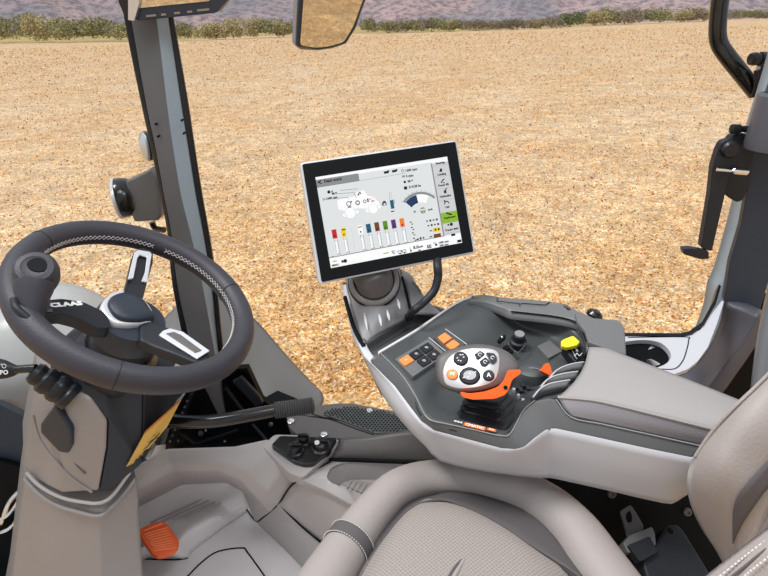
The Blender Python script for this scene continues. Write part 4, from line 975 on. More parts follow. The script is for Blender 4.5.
# ------------------------------------------------------------------ fill lamps, added unseen overhead to brighten the footwell
for i, (x, y) in enumerate([(.35, .9), (.55, .1)]):
    ld = bpy.data.lights.new('fill_light', 'AREA'); ld.shape = 'RECTANGLE'; ld.size = .5; ld.size_y = .3; ld.energy = 6; ld.color = (.95, .97, 1)
    lo_ = bpy.data.objects.new('fill_light', ld); COL.objects.link(lo_); lo_.location = (x, y, 1.95)

# ------------------------------------------------------------------ armrest console
t = empty('armrest_console', H(560, 420, .6), 'grey armrest console with switches, light side panel and raised rail', 'armrest console')
top = [(350, 307, .70), (361, 349, .69), (369.5, 362, .685), (394, 386, .68), (411, 409, .675), (421, 422, .675), (434, 431, .672), (468, 440, .668), (502, 449, .665), (515, 450, .665), (525, 447, .668), (536, 438, .678), (546, 430.5, .685), (556, 429, .688), (600, 438.5, .688), (650, 449.5, .688), (692, 458, .688), (740, 468, .688)]
bot = [(342.5, 283, .71), (348, 317, .66), (355, 338, .65), (373, 378, .64), (390, 407, .62), (411, 432, .60), (425, 446, .59), (440, 461, .58), (475, 470, .575), (500, 474, .575), (525, 477, .575), (540, 478, .575), (548, 478, .575), (556, 479, .575), (610, 491, .575), (662, 503, .575), (676, 502, .578), (690, 492, .59)]
T_ = [H(*p) for p in top]; B_ = [H(*p) for p in bot]
Tm = [a*.5+c*.5+(-rt*.3-hd*.2).normalized()*.006 for a, c in zip(T_, B_)]
one(grid([T_, Tm, B_], 2, 4), 'shell light', 'side_panel', t, recalc=False, solid=.012, ang=60)
# dark facets
P = {'s2': T_[2], 's3': T_[3], 's4': T_[4], 's5': T_[5], 's6': T_[6], 's7': T_[7], 's8': T_[8], 's9': T_[9], 's10': T_[10], 's11': T_[11], 's12': T_[12], 's13': T_[13], 's14': T_[14], 's15': T_[15], 's16': T_[16],
     'c0': H(380, 353, .70), 'c1': H(397, 370, .70), 'c2': H(408, 384, .695), 'c3': H(417, 399, .69), 'c4': H(424, 413.5, .69), 'c5': H(431, 420.5, .69), 'c6': H(446, 424, .688), 'c7': H(474, 430, .685), 'c8': H(501, 436, .682), 'c9': H(511, 433, .683), 'c10': H(523, 411, .70), 'c11': H(535, 400.5, .715), 'c12': H(548, 398, .72), 'c13': H(556, 399, .72), 'p1': H(571, 417, .705), 'p2': H(602, 424, .705), 'p3': H(650, 434.5, .705), 'p4': H(702, 446, .705)}
F = [['s2', 'c0', 'c1', 's3'], ['s3', 'c1', 'c2', 's4'], ['s4', 'c2', 'c3'], ['s4', 'c3', 'c4', 's5'], ['s5', 'c4', 'c5', 's6'], ['s6', 'c5', 'c6', 's7'], ['s7', 'c6', 'c7'], ['s7', 'c7', 'c8', 's8'], ['s8', 'c8', 'c9', 's9'], ['s9', 'c9', 's10'], ['s10', 'c9', 'c10', 's11'], ['s11', 'c10', 'c11', 's12'], ['s12', 'c11', 'c12', 's13'], ['s13', 'c12', 'c13', 'p1'], ['s13', 'p1', 'p2', 's14'], ['s14', 'p2', 'p3', 's15'], ['s15', 'p3', 'p4', 's16']]
mesh_px('edge_panel', P, F, 'deck plastic', t, solid=.01, bevel=.003)
seam3([P[k]+ZU*.0005 for k in ('c0', 'c1', 'c2', 'c3', 'c4', 'c5', 'c6', 'c7', 'c8', 'c9', 'c10', 'c11')], .0009, 'edge_line', t, 'line grey')
seam3([H(556, 399, .7215), H(571, 417, .7065), H(602, 424, .7065), H(650, 434.5, .7065), H(702, 446, .7065)], .001, 'pad_line', t, 'line grey')
# deck: dish of the joystick, slope with the switches and the tray behind
rows = [[H(380, 353, .70), H(397, 370, .699), H(412, 391, .692), H(424, 413.5, .689), H(446, 424, .687), H(474, 430, .684), H(506, 435.5, .682)],
        [H(400, 341, .70), H(416, 355, .70), H(430, 372, .692), H(440, 393, .668), H(458, 408, .662), H(485, 416, .662), H(514, 428, .672)],
        [H(434, 319.5, .70), H(448, 333, .70), H(460, 348, .692), H(470, 368, .668), H(482, 385, .66), H(502, 395, .66), H(524, 410, .69)],
        [H(463, 301, .712), H(475, 315, .705), H(488, 330, .69), H(500, 350, .668), H(514, 370, .66), H(528, 385, .66), H(540, 399, .70)],
        [H(484, 299, .716), H(497, 311, .705), H(510, 327, .68), H(524, 343, .666), H(538, 358, .663), H(552, 375, .668), H(560, 394, .70)],
        [H(505, 309, .718), H(522, 322, .69), H(538, 330, .678), H(552, 338, .672), H(566, 350, .672), H(578, 365, .68), H(584, 372, .70)],
        [H(512, 310, .72), H(535, 316, .715), H(556, 320, .712), H(572, 328, .705), H(582, 338, .70), H(590, 350, .70), H(594, 366, .70)]]
sheet(rows, 'deck dark', 'deck', t, nu=5, nv=5, solid=.008)
# front recess and light strip
rows = [[H(358, 334, .695), H(365, 343, .695), H(385, 331, .695), H(408, 318, .695), H(430, 308, .70), H(443, 312, .70)],
        [H(362, 347, .675), H(369, 352, .675), H(388, 341, .67), H(408, 328, .67), H(428, 318, .675), H(441, 314, .69)],
        [H(371, 361, .688), H(379, 353.5, .697), H(396, 343.5, .697), H(415, 332, .697), H(434, 320, .697), H(441, 315.5, .697)]]
sheet(rows, 'deck plastic', 'front_recess', t, solid=.008)
stp = [(378, 353.5), (395, 343.5), (416, 331), (434, 318.5), (449, 308.5), (462, 301), (476, 296.5), (490, 297)]
loops = []
for x, y in stp:
    c0 = H(x, y, .703 if y > 300 else .718); loops.append([c0+rt*.000, c0+hd*.008, c0+hd*.008-ZU*.012, c0-ZU*.012])
rr = [crom([l[k] for l in loops], 3) for k in range(4)]
one(loftvf([[rr[k][i] for k in range(4)] for i in range(len(rr[0]))]), 'shell lip', 'light_strip', t, bevel=.001)
# raised rail on the window side
rin = [(468, 302, .714), (484, 302, .719), (500, 307, .72), (512, 310.5, .722), (535, 313, .722), (558, 316, .722), (574, 320, .722), (582, 327, .722), (588, 341, .722)]
rout = [(472, 296.5, .722), (484, 295.5, .724), (498, 297.5, .726), (515, 299, .727), (535, 300.5, .727), (552, 302.5, .727), (566, 306, .727), (578, 312, .727), (592, 317.5, .727)]
A_ = [H(*p) for p in rin]; Bq = [H(*p) for p in rout]
rows = [[p-ZU*.014+(p-q_)*.2 for p, q_ in zip(A_, Bq)], [p-ZU*.001 for p in A_], [p+(q_-p)*.15+ZU*.001 for p, q_ in zip(A_, Bq)], [p+(q_-p)*.85+ZU*.001 for p, q_ in zip(A_, Bq)], Bq, [q_-ZU*.025 for q_ in Bq]]
sheet(rows, 'rail grey', 'rail', t, nu=4, nv=2, solid=.006)
cov = [H(x, y, z) for x, y, z in [(575, 312.5, .730), (586, 316.5, .731), (600, 318.5, .731), (617, 319.5, .73), (622, 322, .73), (625, 329, .728), (626.5, 354, .722), (606, 347.5, .726), (588, 341, .728), (585, 331, .729), (577, 321, .729)]]
cvo = one(prism(cov, -ZU*.012), 'rail grey', 'end_cover', t, bevel=.003, seg=3)
b = B()
for pth in ([(497.5, 297.5), (496.5, 301), (520, 303.5)], [(519, 305.2), (522, 303.2), (545, 305), (550, 302)]):
    b.add(tubevf([H(x, y, .7285) for x, y in pth], .0009, 6, 0), 'black deep')
b.build('lid_seam', t)
one(prism([H(x, y, .728) for x, y in [(562, 305), (563, 303.5), (568, 305), (571, 309.5), (568, 309.5)]], -ZU*.01), 'black soft', 'rail_plug', t, bevel=.001)
one(lathevf([(.016, 0), (.017, .006), (.014, .012), (.006, .016), (.001, .016)], H(593, 317, .715), ZU*.8+rt*.4, 22, sx=1), 'black gloss', 'rail_button', t)
seam3([H(511, 311.5, .7215), H(535, 314, .7215), H(558, 317, .7215), H(573, 321, .7215), H(581, 328, .7215), H(586, 341, .7215)], .0016, 'rail_edge', t, 'black deep')
# switches in the deck
df = Frame(H(430, 350, .7015), H(450, 338, .70)-H(405, 365, .70), ZU)
def dpl(pix, h1, h0, r=0): return df.plate(pix, h1, h0, r)
fr1 = one(dpl([(395, 359), (428.5, 338.5), (446, 354), (413, 376.5)], .001, -.006, .001), 'rail grey', 'switch_frame', t, bevel=.0008)
def lerp2(Q, u, v):
    a = [Q[0][i]+(Q[1][i]-Q[0][i])*u for i in (0, 1)]; c = [Q[3][i]+(Q[2][i]-Q[3][i])*u for i in (0, 1)]
    return (a[0]+(c[0]-a[0])*v, a[1]+(c[1]-a[1])*v)
Q1 = [(397.5, 359.5), (428, 341), (443, 354.5), (413, 373.5)]
def cell(Q, u0, u1, v0, v1): return [lerp2(Q, u0, v0), lerp2(Q, u1, v0), lerp2(Q, u1, v1), lerp2(Q, u0, v1)]
k = 0
for j in range(2):
    for i in range(3):
        cc = cell(Q1, i/3+.02, (i+1)/3-.02, j/2+.04, (j+1)/2-.04)
        col = 'orange button' if (i, j) == (0, 0) else ('rail grey' if (i, j) == (0, 1) else 'black soft')
        kx = one(dpl(cc, .004 if col != 'rail grey' else .0015, -.003, .002), col, 'key', fr1, bevel=.0008)
        a, c = df.loc(df.px(*lerp2(Q1, (i+.5)/3, (j+.5)/2), .004)); b = B()
        if col == 'black soft': b.add(df.ring(a, c, .0028, .0009, .0045, 0, 300), 'white print'); b.add(df.line([(a-.001, c), (a+.002, c)], .0009, .0045), 'white print')
        elif col == 'orange button': b.add(df.line([(a-.003, c-.001), (a, c+.002), (a+.003, c-.001)], .001, .0045), 'white print')
        if b.v: b.build('symbol', kx, recalc=False)
fr2 = one(dpl([(434, 337.5), (445, 330), (465, 344), (450, 356)], .0008, -.006, .001), 'deck dark', 'switch_frame', t, bevel=.0008)
for cc in ([(437.5, 337), (445, 332.3), (452, 337.8), (444, 343)], [(445.5, 344.8), (453.5, 339.2), (460, 344), (452, 350)]):
    one(dpl(cc, .004, -.003, .002), 'orange button', 'key', fr2, bevel=.0008)
b = B(); b.add(tubevf([df.px(445.5, 329, .001), df.px(467, 344.5, .001)], .0008, 6, 0), 'shell lip'); b.add(tubevf([df.px(429, 337.6, .001), df.px(447, 352.5, .001)], .0008, 6, 0), 'shell lip'); b.build('frame_edge', t)
# dial with its keys
t_d = one(lathevf([(.0165, 0), (.0165, .004), (.0125, .006), (.0115, .019), (.0095, .021), (.001, .021)], H(518, 342, .678), ZU*.95-hd*.2, 26), 'black soft', 'dial', t)
one(lathevf([(.0098, 0), (.0095, .002), (.001, .0022)], H(518, 342, .678)+(ZU*.95-hd*.2).normalized()*.0205, ZU*.95-hd*.2, 26), 'bracket grey', 'dial_cap', t_d)
kf3 = Frame(H(508, 345, .683), rt, ZU-hd*.25)
for q_ in ([(497.5, 340), (500.5, 336), (505.5, 334.5), (506, 337), (500, 342.5)], [(503, 347), (507, 344.5), (510.5, 346.5), (507, 350)], [(508, 350.5), (511, 347.5), (514.5, 349.5), (512, 353)]):
    one(kf3.plate(q_, .004, -.002, .001), 'black deep', 'key', t, bevel=.0006)
b = B(); b.add(tubevf([kf3.px(x, y, .003) for x, y in [(504, 344), (508, 341), (509, 346), (518, 353), (526, 343)]], .0012, 6, 2), 'deck dark'); b.add(kf3.text('B', *kf3.loc(kf3.px(501.5, 338.5)), .006, .0046, .0002), 'white print'); b.build('key_frame', t)
# small lid on the tray floor
tr_ = Frame(H(552, 350, .684), rt, ZU)
one(tr_.plate([(537, 346), (549.5, 340), (562, 351), (548.5, 358)], -.0125, -.02, .001), 'rail grey', 'tray_lid', t, bevel=.0015)
# yellow lever with black switch block
kb_ = Frame(H(574, 350, .705), rt, ZU-hd*.35-rt*.1)
one(kb_.plate([(562, 347), (563.5, 343), (578, 340), (585.5, 349), (586, 353), (585, 359), (576, 362.5), (573, 360)], .0, -.022, .003), 'black soft', 'switch_block', t, bevel=.002)
one(kb_.plate([(570.5, 349.5), (580.5, 346), (585, 356.5), (576.5, 361)], .002, -.002, .001), 'black deep', 'key', t, bevel=.0006)
b = B(); b.add(kb_.text('2', *kb_.loc(kb_.px(576.5, 351)), .008, .0028, .0003), 'white print'); b.add(kb_.line([kb_.loc(kb_.px(x, y)) for x, y in [(574, 357), (577, 354), (579, 357), (582, 354)]], .0009, .0028), 'white print'); b.add(kb_.line([kb_.loc(kb_.px(x, y)) for x, y in [(571.3, 350), (576.5, 360)]], .0006, .0028), 'white print'); b.build('symbol', t, recalc=False)
one(kb_.plate([(561, 341), (564, 338.8), (572, 335.8), (574, 336), (580, 341.5), (577, 345), (567, 347.3), (561.5, 346)], .016, .006, .002), 'yellow plastic', 'yellow_lever', t, bevel=.002, seg=3)
# dark quadrant with orange lever, small keys
qd = H(531, 384, .655)
one(lathevf([(.032, 0), (.033, .02), (.029, .03), (.018, .036), (.001, .038)], qd, ZU, 30, ru=rt, sx=.95, sy=.75), 'deck dark', 'quadrant', t)
seam3([H(519, 371.5, .685), H(527, 368.5, .69), (H(536, 368.5, .693)), H(545, 372.5, .69), H(551, 378, .685)], .0014, 'quadrant_edge', t, 'rail grey')
ol = Frame(H(547, 372, .70), rt, -hd*.7+ZU*.6)
one(ol.plate([(540, 370.5), (542, 368.5), (545.5, 363.5), (549, 363), (550.5, 366), (551.5, 370), (553, 374.5), (551, 376.3), (547, 374)], .004, -.008, .001), 'orange plastic', 'orange_lever', t, bevel=.002)
b = B()
for (x, y) in [(516, 388), (521, 391), (526, 394), (523, 386), (528, 389), (533, 392)]: b.add(boxvf(H(x, y, .672), (rt*.9+hd*.2)*.0035, (hd)*.0055, ZU*.004), 'black soft')
b.build('small_keys', t, bevel=.0006)
b = B()
for (x, y) in [(513.5, 393), (518, 399), (522.5, 403.5)]: b.add(lathevf([(.003, 0), (.0035, .006), (.0025, .009), (.001, .009)], H(x, y, .675), ZU, 10), 'white silver')
b.build('indicator', t)
# ribs in front of the pad
for cx in ([(533, 397.5), (540, 389), (549, 384), (560, 381.5), (570, 380)], [(541, 387), (547, 380), (556, 375.5), (567, 373), (578, 371.5)], [(550, 377.5), (556, 371), (564, 366.5), (574, 363.5), (584, 362)]):
    pts = [H(x, y, .712+.003*(i > 0)) for i, (x, y) in enumerate(cx)]
    rows = [[p for p in pts], [p-ZU*.004+(-hd*.5-rt*.3)*.010*min(i, 2) for i, p in enumerate(pts)], [p-ZU*.016+(-hd*.4-rt*.2)*.012*min(i, 2) for i, p in enumerate(pts)]]
    rb_ = sheet(rows, 'rail grey', 'rib', t, solid=.003, nu=4, nv=3)
    one(tubevf(pts, .0013, 6, 4), 'shell light', 'rib_edge', rb_)
# arm pad
e1_ = [(589, 346, .738), (583, 366, .737), (573, 383, .733), (558, 397.5, .724)]
rows = [[H(589, 347, .736), H(605, 348, .74), H(625, 355, .742), H(660, 368.5, .744), H(700, 384, .744), H(770, 412, .74)],
        [H(584, 366, .737), H(604, 366, .744), H(628, 371, .748), H(664, 383, .75), H(706, 399, .75), H(770, 425, .75)],
        [H(574, 382, .734), H(598, 384, .742), H(628, 389, .746), H(664, 399, .748), H(706, 413, .748), H(770, 435, .748)],
        [H(558, 397.5, .724), H(580, 399, .732), H(602, 402, .736), H(650, 413.5, .738), H(700, 426, .738), H(770, 443, .738)],
        [H(571, 416.5, .706), H(588, 420.5, .706), H(604, 424, .706), H(650, 434, .706), H(700, 445, .706), H(770, 461, .706)]]
pad_ = empty('arm_pad', H(630, 400, .70), 'long taupe padded arm cushion lying on the rear of the console', 'arm cushion')
sheet(rows[:4], 'pad leather', 'top_cover', pad_, nu=4, nv=4, solid=.01)
sheet([[p+ZU*.0005 for p in rows[3]], [(p+q_)/2+(-hd*.6-rt*.5).normalized()*.003 for p, q_ in zip(rows[3], rows[4])], rows[4]], 'pad side', 'side_cover', pad_, nu=4, nv=4, solid=.01)
seam3([p+ZU*.0005 for p in rows[3]], .003, 'piping', pad_, 'pad leather')
one(prism([H(575, 395, .70), H(590, 352, .71), H(626, 360, .71), H(700, 388, .71), H(770, 412, .71), H(770, 455, .70), H(600, 418, .70)], -ZU*.06), 'deck dark', 'pad_base', pad_)
one(prism([H(590, 345, .715), H(626, 357, .715), H(640, 364, .715), H(600, 352, .715)], -ZU*.05), 'black deep', 'pad_gap', pad_)

# console underside closing body
one(prism([H(x, y, .655) for x, y in [(362, 330), (420, 320), (470, 310), (512, 318), (575, 330), (600, 345), (690, 385), (700, 430), (560, 410), (525, 425), (500, 428), (440, 414), (405, 370)]], -ZU*.04), 'deck dark', 'inner_body', t)

# printed marks in front of the boot
mk_ = Frame(H(476, 427, .6865), H(495, 431.5, .6865)-H(458, 422.5, .6865), ZU)
b = B(); a, c = mk_.loc(mk_.px(474.5, 426.6))
b.add(mk_.rect(a, c, .034, .0085, .0006, r=.002), 'sticker orange'); b.add(mk_.text('CMATIC', a, c, .0075, .0009, .0003, sx=1.05), 'white print')
a, c = mk_.loc(mk_.px(458, 422.3)); b.add(mk_.text('<<<', a, c, .008, .0009, .0003), 'white print')
a, c = mk_.loc(mk_.px(491.5, 430)); b.add(mk_.rect(a, c, .014, .0065, .0006, r=.002), 'sticker orange'); b.add(mk_.text('>>', a, c, .007, .0009, .0003), 'white print')
b.build('printed_marks', t, recalc=False)

# ------------------------------------------------------------------ joystick
t = empty('joystick', H(487, 415, .67), 'grey drive joystick with silver button face, orange collar and black bellows', 'joystick')
q0 = [H(456, 416, .675), H(503, 431, .675), H(524, 407, .675), H(478, 393, .675)]; q1 = [S(463, 397, .93), S(499, 401, .92), S(510, 390, .95), S(474, 386, .96)]
loops = []
prof = [(0, 1.04), (.06, 1.06), (.14, 1.0), (.2, .90), (.27, .94), (.34, 1.03), (.42, .98), (.48, .86), (.55, .93), (.62, 1.04), (.7, .98), (.76, .86), (.84, .96), (.92, 1.0), (1, .9)]
for f_, s_ in prof:
    Q = [a+(c-a)*f_ for a, c in zip(q0, q1)]; c0 = center(Q); Q = [c0+(p-c0)*s_ for p in Q]; loops.append(fillet(Q, .014, 5))
one(loftvf(loops), 'rubber', 'bellows', t, ang=70)
jf = Frame(S(472, 368, .885), rt, ZU*.72-hd*.6-rt*.12)
def jl(pix, h, n=3): return crom([jf.px(x, y, h) for x, y in pix], n, True)
outer = [(435.5, 362), (441, 353.5), (456, 347.5), (475.5, 344), (495, 346.5), (509, 352.5), (517, 361), (519, 370), (508, 380), (499, 386), (484, 390.5), (469, 392.5), (451, 391), (438, 382)]
face = [(443.5, 368), (449.5, 356.7), (462.5, 349.8), (482, 348), (495.5, 350.5), (499.7, 358.6), (498, 374), (492.5, 382), (479.5, 387), (460, 388.7), (447, 384.7), (443.2, 377)]
face14 = crom([V3((x, y, 0)) for x, y in face], 6, True)
def toface(i, n): 
    k = face14[int(i*len(face14)/n) % len(face14)]; return (k.x, k.y)
O1 = crom([V3((x, y, 0)) for x, y in outer], 3, True)
c0 = (472, 369)
def sc_loop(s, h, dx=0, dy=0): return [jf.px(c0[0]+(p.x-c0[0])*s+dx, c0[1]+(p.y-c0[1])*s+dy, h) for p in O1]
one(loftvf([sc_loop(.55, -.05, 16, 16), sc_loop(.8, -.035, 7, 8), sc_loop(.95, -.02, 2, 2), sc_loop(1.0, -.011), sc_loop(.97, -.003), sc_loop(.88, .0005), sc_loop(.6, .001)]), 'bracket dark', 'handle', t, ang=70)
fc = jl(face, .0015, 4); cf = center(fc)
fp = one(loftvf([[cf+(p-cf)*1.0-jf.n*.004 for p in fc], [cf+(p-cf)*1.0 for p in fc], [cf+(p-cf)*.965+jf.n*.0014 for p in fc]]), 'silver', 'face_plate', t, ang=50)
def btn(px, py, r, m, ry=None, th=.0035, nm='button'):
    a, c = jf.loc(jf.px(px, py, .003)); k = 26
    L = lambda s, h: [jf.p(a+r*s*math.cos(2*math.pi*i/k), c+(ry or r)*s*math.sin(2*math.pi*i/k), h) for i in range(k)]
    o = one(loftvf([L(1.08, .0015), L(1.08, .0032), L(.98, .0042), L(.9, .003+th), L(.5, .0034+th)]), m, nm, t, ang=50); return o, a, c, .0036+th
o, a, c, h_ = btn(460.6, 358.8, .0112, 'black soft'); b = B()
for dx, dy in [(-.005, 0), (.005, .001), (0, .005), (0, -.005), (.0035, .005), (-.0035, -.004)]: b.add(jf.line([(a+dx-.0012, c+dy), (a+dx+.0012, c+dy+.0008)], .0013, h_), 'white print')
b.build('symbol', o, recalc=False)
o, a, c, h_ = btn(469.7, 376, .0155, 'black soft', .0135, .004); b = B(); b.add(jf.disc(a, c, .010, h_+.001, h_-.001, 20, .0075), 'steel')
for dx, dy in [(-.009, -.004), (.009, .004), (0, .002), (-.003, -.004)]: b.add(jf.line([(a+dx-.0015, c+dy), (a+dx+.0012, c+dy+.001)], .0013, h_+.0015), 'white print')
b.build('symbol', o, recalc=False)
o, a, c, h_ = btn(452.4, 374.3, .0088, 'orange button'); b = B(); b.add(jf.line([(a-.004, c-.002), (a-.001, c+.003), (a+.002, c-.001), (a+.004, c+.003)], .0013, h_), 'white print'); b.add(jf.line([(a-.004, c+.003), (a+.003, c-.003)], .001, h_), 'white print'); b.build('symbol', o, recalc=False)
o, a, c, h_ = btn(488.6, 375.6, .0085, 'black soft'); b = B(); b.add(jf.text('A', a, c, .009, h_, .0003), 'white print'); b.build('symbol', o, recalc=False)
for pts, tx in (([(474.5, 354), (480, 350.5), (485, 353.5), (479, 358.5), (477, 358.5)], (480, 354.5)), ([(479.5, 361), (485.5, 357), (490.5, 361.8), (485.5, 366), (481.5, 365)], (485.3, 361.7)), ([(486, 352.3), (494, 353.2), (497, 357), (497, 361), (494, 363.8), (491.5, 362.5)], (492.5, 357.5))):
    o = one(jf.plate(pts, .006, .001, .001), 'black soft', 'button', t, bevel=.0005); a, c = jf.loc(jf.px(*tx, .0075)); b = B()
    b.add(jf.ring(a, c, .0026, .0009, .0075, 0, 290, 8), 'white print'); b.build('symbol', o, recalc=False)
of = Frame(S(486, 388, .852), rt, -D(492, 385))
one(of.plate([(459.5, 391.5), (462, 397), (473, 399.8), (495, 398.8), (505, 395), (509, 389.5), (512, 380), (521, 373.5), (520.5, 369.5), (508, 370), (504, 380), (498, 387), (484, 391.8), (469, 393.5)], .0, -.035, .004), 'orange plastic', 'collar', t, bevel=.004, seg=3)
one(lathevf([(.0032, 0), (.003, .001), (.001, .001)], of.px(505.5, 387.5, .0005), of.n, 14), 'black deep', 'screw_hole', t)
# ------------------------------------------------------------------ terminal and its bracket
TR = V3((.746, -.661, .075)); TUp = V3((.19, .32, .928)); TN = V3((-.638, -.679, .365)).normalized()
T0 = V3((.880, .535, .922)); TF = Frame(T0, TR, TN)
t = empty('terminal_bracket', H(380, 320, .70), 'grey swivel bracket with ball ring carrying the display, front end of console', 'bracket')
rows = [[H(364, 345, .692), H(372, 338.5, .695), H(386, 330.5, .695), H(408, 318.5, .697), H(411, 314, .70)],
        [H(357, 325, .705), H(368, 322, .715), H(384, 316, .72), H(402, 307, .72), H(408, 303, .72)],
        [H(351, 305, .72), H(360, 302, .735), H(378, 306, .735), H(398, 296, .735), H(405, 290, .735)],
        [H(346, 283, .74), H(352, 280, .755), H(376, 278, .765), H(394, 276, .76), H(402, 277, .755)],
        [H(345, 266, .76), H(352, 258, .785), H(372, 250, .80), H(390, 252, .80), H(398, 260, .78)]]
sheet(rows, 'bracket grey', 'housing', t, nu=5, nv=5, solid=.01)
ra = (ZU*.62-hd*.72).normalized(); rc = H(374, 281, .775)
one(lathevf([(.051, -.012), (.0515, -.004), (.051, .002), (.048, .006), (.042, .008), (.040, .004), (.038, -.004)], rc, ra, 40), 'bracket grey', 'ring', t)
one(lathevf([(.0535, -.012), (.0535, -.007), (.052, -.006)], rc, ra, 40), 'black deep', 'ring_gap', t)
nk = T0-TN*.06-TUp*.06
one(tubevf([rc-ra*.01, rc+ra*.012, rc+ra*.02+TUp*.03-TN*.03, nk], [.0385, .038, .034, .028], 24, 4), 'bracket dark', 'neck', t)
for x0, y0, x1, y1, z in [(364, 312, 367.5, 330, .712), (379, 314, 381.5, 326, .7235), (387, 310, 389.5, 320.5, .722), (397.5, 299, 400, 309, .735)]:
    P0, P1 = H(x0, y0, z+.012), H(x1, y1, z+.002)
    one(tubevf([P0, (P0+P1)/2, P1], [.0008, .003, .0008], 8, 3), 'shell light', 'ridge', t)
seam3([H(345, 297, .722), H(349, 312, .71), H(355, 330, .70), H(364, 347, .69)], .0045, 'gap', t, 'black deep')
rows = [[H(399, 268, .765), H(404, 280, .75), H(410, 300, .725), H(413, 315, .70)], [H(412, 276, .75), H(418, 290, .735), H(422, 303, .715), H(424, 314, .70)], [H(418, 292, .73), H(428, 301, .715), H(437, 309, .705), H(444, 314, .70)]]
sheet(rows, 'bracket grey', 'side_wall', t, solid=.008)
seam3([H(402, 277, .757), H(407, 295, .735), H(411, 314, .705)], .0025, 'gap', t, 'black deep')
t = empty('display_cable', H(410, 316, .70), 'thick black cable looping from the display down into the console', 'cable')
cb = one(tubevf([TF.px(437, 252, -.03), S(437.5, 266, 1.09), S(438, 277, 1.09), S(434, 291, 1.09), S(424, 302, 1.085), S(413.5, 311, 1.08), H(407, 318, .69)], [.0085, .0085, .0083, .008, .0078, .0076, .0076], 16, 5), 'black soft', 'sheath', t)
one(lathevf([(.010, 0), (.011, .004), (.011, .012), (.0085, .015)], H(408, 317.5, .69), ZU-hd*.2+rt*.3, 18), 'rubber', 'grommet', t)

t = empty('display_terminal', T0-TUp*.1, 'tilted touch display with black bezel and silver edge showing the field work page', 'display')
bz = [(300.3, 165), (302, 162.6), (455, 140.3), (456.8, 141.8), (475, 251), (473.8, 253.4), (321, 284), (319, 283)]
one(TF.plate(bz, -.0015, -.028, .003), 'white silver', 'edge_frame', t, bevel=.002, seg=3)
bi = [(302.3, 164.2), (455.6, 141.6), (473.6, 251.6), (321.8, 282.2)]
one(TF.plate(bi, .001, -.004, .003), 'bezel', 'bezel', t, bevel=.0008)
one(TF.plate([(312, 172), (450, 150), (464, 240), (328, 270)], -.028, -.045, .01), 'black soft', 'back_cover', t, bevel=.006)
# the page on the display, in the display's own plane
def cpx(x, y): return (300+x/3.717, 135+y/3.717)              # detail position -> on the panel
SC = [TF.loc(TF.px(x, y, .0015)) for x, y in [cpx(57, 157), cpx(547, 80), cpx(603, 400), cpx(115, 495)]]
def sp(u, v):
    a = [SC[0][i]+(SC[1][i]-SC[0][i])*u for i in (0, 1)]; c = [SC[3][i]+(SC[2][i]-SC[3][i])*u for i in (0, 1)]
    return (a[0]+(c[0]-a[0])*v, a[1]+(c[1]-a[1])*v)
ub = B(); Z0 = .0014
WHT = emis((252, 252, 252)); GRY = emis((224, 227, 228)); MID = emis((186, 188, 190)); DGR = emis((140, 142, 145)); BLK = emis((25, 28, 32)); TEA = emis((35, 95, 120)); GRN = emis((140, 185, 50)); NAV = emis((30, 60, 100)); RED = emis((200, 40, 40)); YEL = emis((238, 205, 45)); BRN = emis((120, 66, 40)); OLV = emis((95, 145, 40)); PUR = emis((98, 52, 120)); ORG = emis((240, 125, 40)); LGR = emis((206, 208, 210)); SLM = emis((230, 150, 130))
def uq(u0, v0, u1, v1, m, lv):
    ub.add(([TF.p(*sp(u, v), Z0+lv*.00012) for u, v in ((u0, v0), (u0, v1), (u1, v1), (u1, v0))], [[0, 1, 2, 3]]), m)
def upoly(L, m, lv): ub.add(([TF.p(*sp(u, v), Z0+lv*.00012) for u, v in L], [list(range(len(L)))]), m)
def inv(cx, cy):                                              # detail position -> u, v
    a, c = TF.loc(TF.px(*cpx(cx, cy), .0015)); u, v = .5, .5
    for _ in range(12):
        P0 = sp(u, v); Pu_ = sp(u+.01, v); Pv_ = sp(u, v+.01)
        j = [(Pu_[0]-P0[0])*100, (Pv_[0]-P0[0])*100, (Pu_[1]-P0[1])*100, (Pv_[1]-P0[1])*100]; d = j[0]*j[3]-j[1]*j[2]; ex, ey = a-P0[0], c-P0[1]
        u += (ex*j[3]-j[1]*ey)/d; v += (j[0]*ey-ex*j[2])/d
    return u, v
SX = math.atan2(SC[1][1]-SC[0][1], SC[1][0]-SC[0][0])
UF = Frame(T0, TR*math.cos(SX)+TF.y*math.sin(SX), TN)
def utext(s, cx, cy, size, m=None, lv=9, bold=.00028, al='CENTER', sx=1):
    u, v = inv(cx, cy); a, c = sp(u, v); P_ = TF.p(a, c); x, y = UF.loc(P_); ub.add(UF.text(s, x, y, size, Z0+lv*.00012, bold, al, sx), m or BLK)
def ubox(cx, cy, w, h, m, lv=8):                              # w, h in detail pixels along the page axes
    u, v = inv(cx, cy); du, dv = w/496/2, h/342/2; uq(u-du, v-dv, u+du, v+dv, m, lv)
def uline(L, wd, m=None, lv=8):
    P_ = []
    for cx, cy in L:
        u, v = inv(cx, cy); P_.append(sp(u, v))
    ub.add(TF.line(P_, wd, Z0+lv*.00012), m or BLK)
def uring(cx, cy, r, wd, m=None, lv=9, a0=0, a1=360):
    u, v = inv(cx, cy); a, c = sp(u, v); ub.add(TF.ring(a, c, r, wd, Z0+lv*.00012, a0, a1, 14), m or BLK)
def udisc(cx, cy, r, m, lv=8):
    u, v = inv(cx, cy); a, c = sp(u, v); P_ = [TF.p(a+r*math.cos(k*math.pi/8), c+r*math.sin(k*math.pi/8), Z0+lv*.00012) for k in range(16)]; ub.add((P_, [list(range(16))]), m)
uq(0, 0, 1, 1, WHT, 0); uq(0, .035, .87, .885, GRY, 1); uq(0, .03, .31, .115, DGR, 2); uq(.31, .108, .66, .115, MID, 2); uq(0, .88, .87, .89, DGR, 3)
